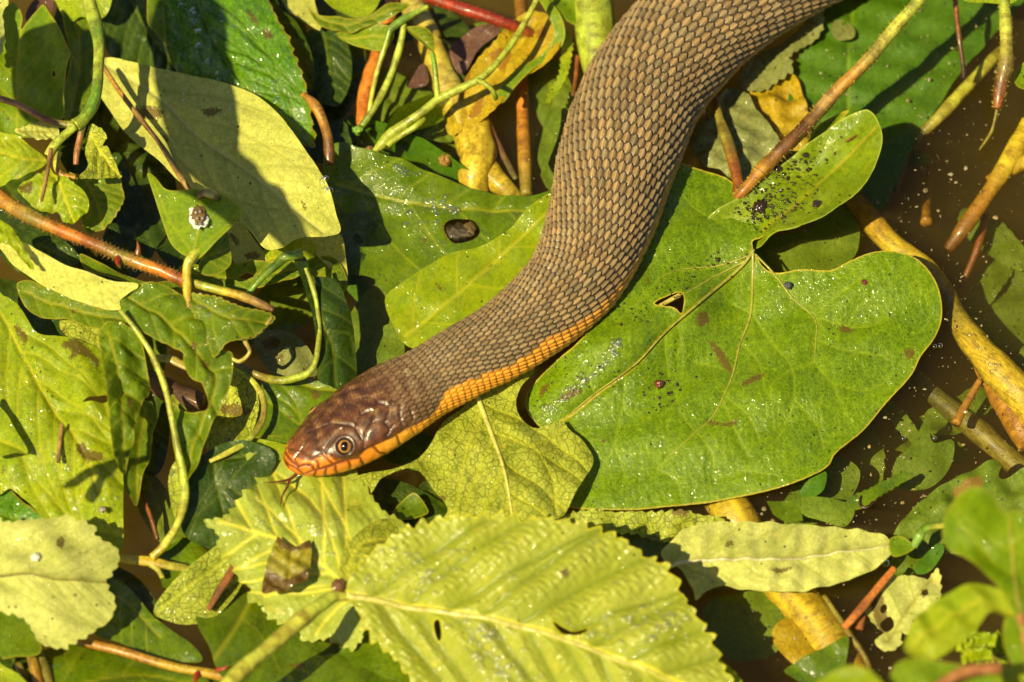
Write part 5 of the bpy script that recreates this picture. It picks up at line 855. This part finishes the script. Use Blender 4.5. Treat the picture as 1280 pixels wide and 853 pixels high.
# folded leaves around the thorny stem
leaf('green leaf hanging under the long pale leaf', 'green', '22,354 48,356 80,368 120,384 150,388 158,405 134,413 110,410 88,400 60,398 38,390 26,375', '22,354,1.3 158,400,1.6 60,395,1.3', mid='30,365 90,385 150,398', nv=5, quilt=.04, stains=['86,388 94,384 95,392'])
leaf('big twisted green leaf with a large chewed bite in the middle left', 'green', '150,392 150,374 168,360 200,357 228,368 248,388 258,410 262,430 280,438 291,445 291,468 282,498 268,525 256,556 246,585 232,602 222,585 215,548 214,505 226,512 238,518 246,520 258,514 260,502 252,482 238,472 230,458 229,446 218,436 190,424 168,412', '150,385,2.0 228,368,2.3 291,450,1.5 260,430,2.0 232,600,1.1 214,505,1.1 258,510,1.4 190,395,2.2', mid='160,372 210,400 255,450 270,480 240,560 232,598', nv=6, ang=45, quilt=.10, wav=.08, wavs=50, stains=['237,428 246,426 246,438 239,440', '250,448 262,450 260,462 252,460'], drops=25)
leaf('small green leaf hanging inside the bite of the twisted leaf', 'green', '214,495 225,505 238,520 242,550 240,590 228,605 220,580 216,540', '214,495,.9 242,550,.8', mid='220,500 232,600', nv=4, step=2.4, stains=['232,530 236,528 236,540 233,540'])
leaf('ragged green leaf with a withered white rim below the hairy stem end', 'green', '236,368 262,370 300,382 342,396 334,406 322,418 300,424 284,430 268,448 262,432 250,408 240,388', '236,368,2.4 342,396,2.0 268,448,1.8 290,400,2.35', mid='238,370 280,395 330,402', nv=4, quilt=.06, wav=.05, serr=(2, 9), drops=40)
stem('withered grey curled leaf rim hanging under the ragged green leaf', '340,397,2.0,2.5,tan 322,418,1.9,2.5,hay 306,424,1.85,3,hay 312,440,1.7,2.4,hay 300,452,1.6,2.8,hay 290,448,1.6,2,hay', wob=.3, name='withered_rim', cat='leaf rim')
leaf('lime and brown netted leaf behind the hairy red stem', 'green', '100,318 130,330 160,345 195,352 225,350 228,365 190,362 150,352 110,340', '100,318,1.2 228,360,1.4', step=2.5, stains=['145,330 190,340 195,352 150,345', '190,350 205,355 200,360'])
leaf('small dark leaf in front of the hairy stem, left', 'dark', '40,300 62,295 85,305 100,322 92,332 70,330 50,318', '40,300,1.2 100,322,1.2', mid='45,305 95,325', nv=4, step=2.4)
leaf('long pale folded leaf lying across the left edge below the hairy stem', 'pale', '-15,296 6,297 34,306 62,322 100,338 140,350 173,357 162,368 150,378 150,391 122,386 88,374 52,358 22,338 4,318', '-15,296,2.1 173,357,2.4 150,390,2.0 22,338,1.7 90,345,2.35', mid='-10,300 60,325 170,360', nv=8, ang=60, wm=1.0, ws=.9, quilt=.03, curl=.05, step=2.3)
leaf('yellow-green curled sliver draped over the long pale leaf', 'floatlime', '-10,275 8,280 26,302 42,332 40,337 28,325 12,308 -10,300', '-10,280,2.5 42,335,2.5', step=2.2, fine=.03)
stem('thin pale green stem falling from the twisted leaf to the forked stem', '150,388,2.3,3,lime 168,410,2.2,3.4,lime 188,440,2.0,3.6,paleg 205,480,1.8,3.8,paleg 213,515,1.6,3.8,paleg 222,560,1.3,4.2,lime 229,590,1.1,5,lime 231,625,.9,5.5,lime 222,655,.8,5,ylime 205,682,.65,5,ylime 190,697,.5,5,yel', wob=.12)
leaf('netted lime leaf flap beside the thin pale stem in the dark gap', 'nettedwet', '210,600 214,585 222,578 228,595 228,630 222,655 216,640 212,620', '210,600,.7 228,630,.85', step=2)
stem('reddish thin root in the dark water of the gap', '175,612,-.1,2,rust 188,645,-.15,3,rust 197,675,-.3,3,brown')
stem('dark brown wet log in the gap behind the twisted leaf', '185,470,.15,9,dbrown 205,485,.2,13,brown 230,498,.25,14,dbrown 255,505,.3,12,brown', wob=.25, mat='twig', cat='log', name='log')
stem('pale straw piece above the brown log', '194,448,.5,5,hay 215,450,.5,6,hay 235,460,.5,5,hay', flat=.6)
r_ = stem('red and orange hairy thorned stem crossing the left side', '-20,235,1.8,13,orange 10,255,1.9,10,amber 40,272,2.0,9,olive 80,290,2.05,8,orange 120,306,2.1,7.5,rust 160,324,2.1,8,olive 200,338,2.1,7.5,orange 232,352,2.05,7.5,rust', hairs=(700, 4.5, 'tan'), name='thorny_stem')
thorn(r_, 172, 318, 2.15, 1, -8, 5, 17, 'rust'); thorn(r_, 148, 324, 2.15, -2, 8, 5, 10, 'red')
stem('yellow-green stem end with a withered brown tip right of the hairy joint', '236,352,2.2,5,ylime 262,360,2.25,6,lime 300,370,2.2,5.5,yel 325,380,2.1,5,tan 342,388,2.05,4,brown', wob=.2)
stem('upright yellow stalk at the joint of the hairy stem', '236,385,2.3,3,tan 234,360,2.35,6,yel 234,335,2.5,5.5,yel 240,322,2.6,6,ylime 250,312,2.6,5,lime', wob=.15)
leaf('green leaflet with a white-ringed brown fungus spot', 'bright', '184,218 194,222 206,236 222,238 246,236 276,243 302,262 296,276 274,298 256,318 246,324 240,316 232,320 214,306 204,280 194,250', '184,218,2.8 206,236,3.0 302,262,3.0 246,322,2.6 232,318,2.4 250,270,3.05 204,280,2.55', mid='243,320 248,270 252,240', veins=['243,316 280,285 300,264', '240,316 210,270 190,222'], wm=1.4, ws=1.5, wav=.03)
leaf('second green leaflet tucked behind the spotted one', 'green', '256,312 272,296 284,290 288,310 288,330 272,342 256,344 248,336', '256,312,2.2 288,330,2.0', mid='250,325 285,310', nv=3, step=2.4)
fs = empty('fungus_spot', P([248], [268], 3.1)[0], 'white ring fungus spot with a brown beaded centre on the green leaflet', 'fungus')
clump('', 248, 268, 3.08, 13, (.75, .72, .62), '', 'ring', flat=.14, parent=fs, stretch=(.95, 1.55), mat='bit')
clump('', 249, 269, 3.14, 8.5, (.14, .08, .02), '', 'centre', flat=.18, parent=fs, stretch=(.95, 1.45), mat='bit')
for x, y in [(245, 266), (250, 265), (247, 273), (253, 273), (250, 280), (245, 280)]: clump('', x, y, 3.2, 2.0, (.25, .20, .14), '', 'bead', flat=.8, parent=fs, mat='gloss')
stem('brown curled husk above the fungus spot', '246,248,3.1,3.5,tan 254,242,3.25,5,brown 264,243,3.3,6,hay 274,249,3.15,4,dbrown', flat=.8, cat='husk', name='husk')
# ---- the thick green stalk and its leaves
r_ = stem('thick ridged green stalk bending down from the top left', '104,-25,2.6,9,green 112,5,2.6,9,lime 119,30,2.6,9,lime 124,55,2.6,7.5,green 123,85,2.6,7,lime 121,112,2.6,7,lime 115,133,2.6,7.5,green 105,148,2.6,8,green 94,157,2.6,9,lime', ridge=1, wob=.08, nseg=15, name='jointed_stem')
stem('', '-20,118,2.4,4,pink 20,130,2.5,4,pink 50,146,2.55,4,pink 70,154,2.6,4.5,rust 92,157,2.6,6,lime', parent=r_, part='side_branch')
stem('', '94,158,2.6,6,lime 80,170,2.55,6,lime 68,182,2.5,6,lime 60,195,2.4,5,ylime', parent=r_, part='lower_branch')
stem('', '103,156,2.5,5,green 100,172,2.4,4,pink 96,190,2.3,4,pink 95,206,2.2,3,pink', parent=r_, part='petiole')
stem('', '74,190,2.35,4,ylime 70,205,2.3,4,ylime 76,218,2.3,3.5,amber 95,222,2.3,3,amber', parent=r_, part='tendril')
leaf('yellow-green leaf at the left edge below the thick stalk joint', 'lime', '-20,168 10,167 24,170 40,186 58,197 54,208 40,216 26,224 14,226 3,236 -20,232', '-20,168,2.5 58,197,2.5 3,236,2.2 20,195,2.75', mid='58,197 30,198 -15,188', nv=5, quilt=.08, wav=.06)
leaf('curled pale green leaf just right of the thick stalk joint', 'netted', '110,160 122,160 134,172 128,184 136,186 144,202 150,216 153,220 138,222 112,224 98,222 110,208 106,190', '110,160,2.3 134,172,2.4 153,220,2.3 98,222,2.5 120,195,2.0', mid='112,165 125,190 150,218', nv=5, quilt=.08, step=2.2, fine=.03)
leaf('dry curled pale leaf lying left of the thick stalk joint', 'paleserr', '18,163 30,158 60,150 72,158 72,170 50,174 35,172', '18,163,2.3 72,160,2.3', mid='20,165 70,162', nv=6, step=2.2, fine=.03)
leaf('puckered green leaf hanging below the thick stalk joint', 'lime', '22,240 36,220 52,218 58,200 66,212 78,222 92,232 108,244 111,262 96,277 80,278 72,264 60,268 40,258', '22,240,1.9 66,212,2.3 111,262,2.0 72,264,2.0', mid='62,205 78,240 92,275', nv=5, quilt=.14, wav=.08, fine=.02, stains=['20,235 40,228 42,245 28,246'])
leaf('shaded olive leaf behind the puckered leaf', 'green', '82,218 115,222 146,218 152,232 155,246 150,262 138,278 118,288 106,286 100,264 94,240', '82,218,1.5 155,246,1.4 110,286,1.2', mid='105,222 120,250 128,284', nv=5, quilt=.05, serr=(1.5, 9))
stem('thin brown twig dangling from the lower branch joint', '64,186,2.75,2.5,tan 60,210,2.7,2.8,brown 56,232,2.6,2.6,tan 52,252,2.5,1.6,brown', mat='twig', cat='twig', name='twig')
# ---- top, between the quilted leaf and the vine
leaf('pale yellow leaf scrap at the top edge', 'pale', '350,-15 385,-15 395,8 401,38 385,32 366,22 356,8', '350,-15,.6 401,38,.5', step=2.5, stains=['360,18 375,20 378,30 365,28'])
leaf('narrow dark green leaf reaching right along the top', 'green', '384,8 398,16 420,22 445,23 470,14 500,2 512,8 490,22 462,34 440,40 415,40 398,30', '384,8,1.1 500,5,1.3 430,38,1.0', mid='388,12 430,30 500,8', nv=6, quilt=.06, step=2.3)
leaf('pointed light green leaf hanging below the narrow dark leaf', 'bright', '420,42 445,34 470,30 492,36 486,60 470,66 445,56', '420,42,.8 492,36,1.1 470,66,.7', mid='425,44 485,45', nv=4, step=2.4)
leaf('dark rounded leaf in shade behind the two green stems', 'dark', '384,44 408,36 432,50 440,80 436,110 420,135 400,128 390,90', '384,44,.3 440,80,.35 410,130,.2', mid='405,40 415,125', nv=5, step=3, quilt=.05)
leaf('soft green leaf at the top edge above the orange stalk', 'lime', '400,-15 440,-15 475,-15 470,12 450,22 432,18 412,8', '400,-15,.8 470,10,.9', step=3)
stem('left one of two slim green stems in front of the orange stalk', '488,36,1.15,4,green 480,62,.9,3.6,lime 470,95,.6,3.4,ylime 464,125,.4,3.2,ylime 461,148,.2,3,ylime', group='slim green stems at the top')
stem('right one of two slim green stems in front of the orange stalk', '505,30,1.2,4,lime 500,58,1.0,4.4,lime 488,95,.7,4.6,lime 470,132,.5,4.6,lime 452,158,.3,4.5,green', group='slim green stems at the top')
stem('short green stem tip joining the two slim stems', '486,38,1.2,5,green 505,24,1.3,5,green 535,8,1.4,3,lime')
vr = stem('pale green vine twisting across the gap at the top', '678,-15,1.6,3.6,paleg 655,30,1.5,4,paleg 630,68,1.4,4.2,paleg 605,95,1.3,4.6,lime 585,106,1.2,5,lime 565,116,1.1,5,lime 548,124,1.0,5.5,lime 528,140,.9,5.5,lime 505,156,.7,6,lime 488,168,.55,6.5,lime 478,180,.45,7,lime 468,190,.35,4,lime', wob=.1, name='vine')
stem('', '597,100,1.35,3.5,lime 608,106,1.4,3,lime 616,114,1.3,3,lime 620,124,1.1,3,dgreen', parent=vr, part='tendril')
stem('', '547,122,1.05,4,lime 545,100,1.2,3.4,lime 543,80,1.35,3.2,green 540,66,1.4,3,green', parent=vr, part='side_stem')
stem('', '530,148,.75,3.5,lime 520,158,.75,4,lime 500,170,.6,4,lime 484,182,.5,4,lime', parent=vr, part='twining_strand')
leaf('', 'green', '508,30 525,33 540,42 544,58 541,66 530,58 518,46', '508,30,1.5 541,66,1.45', mid='510,31 540,62', nv=5, quilt=.04, parent=vr, lobe='leaflet', step=2)
clump('small green bud where the slim stems meet the water', 447, 163, .35, 6, (.14, .28, .02), 'bud', 'bud', flat=.8, mat='gloss')
clump('brown wet bud at the lower end of the vine', 462, 187, .35, 5, (.20, .09, .03), 'bud', 'bud', flat=.8, mat='gloss')
clump('brown wet tip resting on the water above the glossy floating leaf', 556, 200, .15, 8, (.26, .14, .03), 'debris', 'stem_tip', flat=.7, mat='gloss')

# ================================================================== unseen leaves added beyond the left edge, outlined to cast shade on the mat
for k, (zt, h_, poly) in enumerate([(.8, 11, '95,-60 195,-60 206,30 222,90 224,150 250,172 268,196 290,205 305,235 330,262 338,300 300,302 230,240 150,195 100,120'), (.8, 9, '204,-60 216,-10 232,50 241,95 248,130 240,168 236,150 236,100 226,70 208,0'),
                                    (1.4, 5, '-40,30 20,0 62,18 52,55 25,95 30,120 72,150 20,142 -40,120'), (1.0, 5, '0,618 60,590 142,564 142,574 88,592 52,636 28,632 64,602 20,618')]):
    h_ = h_ + 2.5; dx, dy = h_ * .50 / K, h_ * (.5 - .48 * .866) / K
    leaf('green leaf overhanging the mat from beyond the frame', 'green', [(x - dx, y - dy) for x, y in PT(poly)], float(zt + h_), step=4, quilt=.0, group='shade casters added beyond the frame')

# ================================================================== droplets, bubbles, floating dust
for label, V, n_, sd_ in DROPS:
    r2 = np.random.default_rng(sd_); w_ = np.exp(1.4 * sines(V[:, 0] * 60, V[:, 1] * 60, 70, sd_ + 9, 6)); w_ /= w_.sum(); pk = r2.choice(len(V), min(n_, len(V) // 3), replace=False, p=w_)
    ra = (.8 + 1.3 * r2.random(len(pk)) ** 2.2) * K * (1.25 if 'ribbed' in label else 1.0); Vd, Fd = domes(V[pk] + [0, 0, .005], ra, 8, 4, .7, .05)
    tag(mesh('water_beads', Vd, Fd, M['drop']), 'beads of water on the ' + label.split(' with')[0].split(' carrying')[0].split(' lying')[0], 'water beads', 'beads of water on leaves', 'stuff')
def glint_beads(label, leaf_key, pl, n_, spread, r0, r1):  # beads added along lines where the wet leaf should glint
    k = [q for q in HT if q.startswith(leaf_key)][0]; lx, ly, LV = HT[k]; p, _ = resample(catmull(PT(pl), 6), 1.0); ce, ra = [], []
    for _ in range(n_):
        c = p[rng.integers(0, len(p))] + rng.normal(0, spread, 2); j = np.argmin((lx - c[0]) ** 2 + (ly - c[1]) ** 2)
        if (lx[j] - c[0]) ** 2 + (ly[j] - c[1]) ** 2 > 9: continue
        ce.append(P([c[0]], [c[1]], LV[j, 2] + .004)[0]); ra.append(1.45 * (r0 + (r1 - r0) * rng.random() ** 1.5) * K)
    V, F = domes(np.array(ce), np.array(ra), 9, 5, .42, .12); tag(mesh('water_beads', V, F, M['drop']), label, 'water beads', 'beads of water on leaves', 'stuff')
glint_beads('wet glints along the left ridge of the heart leaf', 'huge glossy', '676,518 700,500 730,475 760,448 775,425', 108, 4, 1.2, 3.2)
glint_beads('wet glints around the main vein of the heart leaf', 'huge glossy', '700,530 735,500 765,480 790,470 800,440', 76, 11, .6, 1.8)
glint_beads('wet patch on the outer half of the folded lobe', '', '1018,205 1035,212 1050,208', 40, 6, 1.2, 3.4) if False else None
glint_beads('water beads in a curved row on the quilted leaf', 'long glossy', '228,0 240,20 250,45 260,70 268,95', 27, 4, 1.2, 3.4)
glint_beads('water beads in a long row down the quilted leaf', 'long glossy', '285,20 315,65 335,100 352,130 372,160', 27, 4, 1.0, 3.0)
glint_beads('water beads clustered on the glossy floating leaf', 'large glossy green leaf floating', '500,262 520,272 535,268 560,258 565,270', 31, 8, 1.2, 3.6)
glint_beads('water beads near the top edge of the glossy floating leaf', 'large glossy green leaf floating', '488,208 505,214 525,218', 22, 2.5, 1.0, 2.6)
glint_beads('water beads on the lower half of the burnt lime leaf', 'large lime leaf with', '40,555 60,560 100,605 112,630 145,635', 40, 9, .8, 2.6)
glint_beads('water beads on the middle of the serrated leaf', 'yellow-green serrated', '300,650 340,655 380,650 400,690 420,660', 90, 18, .8, 2.4)
glint_beads('water beads on the upper left of the ribbed leaf', 'big blurred', '465,735 490,712 520,728 545,715 560,690', 72, 14, 1.2, 3.0)
glint_beads('water beads on the lower middle of the ribbed leaf', 'big blurred', '575,775 600,800 620,830 640,835 610,790', 99, 13, 1.2, 3.4)
glint_beads('water beads toward the tip of the ribbed leaf', 'big blurred', '740,785 770,780 810,778 850,770 780,800', 76, 10, 1.2, 3.4)
glint_beads('water beads along the right end of the broad pale leaf', 'broad pale leaf', '398,212 405,228 412,243', 6, 2, 1.5, 3.5)
def scatter(label, name, n_, box, z, r0, r1, cols, avoid=None, flat=.3, cat='debris'):
    ce = []; pol = [np.array(PT(a_)) for a_ in (avoid or [])]
    while len(ce) < n_:
        x = rng.uniform(box[0], box[2]); y = rng.uniform(box[1], box[3])
        if any(inside(np.array([x]), np.array([y]), p_)[0] for p_ in pol): continue
        ce.append(P([x], [y], z)[0])
    ra = (r0 + (r1 - r0) * rng.random(n_) ** 4) * K; V, F = domes(np.array(ce), ra, 6, 2, flat, .5); c = np.array(cols)[rng.integers(0, len(cols), n_)]; k = len(V) // n_
    return tag(mesh(name, V, F, M['bit'], attrs={'col': np.c_[np.repeat(c, k, 0), np.ones(len(V))]}), label, cat, None, 'stuff')
HP = ['940,306 1095,316 1178,392 1140,470 1045,570 930,622 735,638 700,600 830,240 1103,150 1050,262']
scatter('pale dust specks floating on the open water at the right', 'floating_dust', 620, (860, 0, 1300, 700), .01, .3, 1.4, [(.30, .25, .14), (.22, .17, .09), (.40, .35, .24), (.15, .12, .07)], HP)
scatter('grit sunk just below the surface of the open water', 'sunken_grit', 700, (860, 0, 1300, 700), -.35, .5, 2.6, [(.30, .22, .10), (.18, .14, .07), (.35, .30, .2)], HP)
scatter('dust specks floating in the gaps of the leaf mat', 'floating_dust', 260, (140, 0, 760, 480), .01, .4, 1.5, [(.40, .36, .25), (.30, .26, .16)])
scatter('dust specks floating on the dark water at the bottom', 'floating_dust', 150, (700, 640, 1180, 853), .01, .4, 1.5, [(.40, .36, .25), (.30, .26, .16)])
for k, (x, y, r, lb) in enumerate([(873, 141, 9.5, 'large clear bubble against the dark flank of the snake'), (1212, 419, 3, 'topmost bubble on the thick yellow stalk'), (1225, 436, 2.6, 'second bubble down on the thick yellow stalk'), (1238, 456, 3, 'left bubble of the pair on the thick yellow stalk'), (1245, 457, 3, 'right bubble of the pair on the thick yellow stalk'), (1240, 464, 2.6, 'lowest bubble on the thick yellow stalk'), (1168, 433, 3.2, 'left bubble of a pair floating beside the heart leaf rim'), (1175, 432, 3.4, 'right bubble of a pair floating beside the heart leaf rim'), (1129, 548, 3, 'lone bubble floating below the heart leaf'), (1168, 548, 3, 'lone bubble floating right of the sunken yellow-brown leaf'), (1107, 704, 5, 'bubble at the tip of the long pale leaf'), (148, 762, 8, 'dark round bubble beside the pale serrated leaf'), (146, 775, 4.5, 'smaller bubble below the dark round bubble')]):
    V, F = domes(P([x], [y], .0), [r * K], 20, 8, .75); tag(mesh('bubble', V, F, M['drop']), lb, 'bubble', 'bubbles on the water')
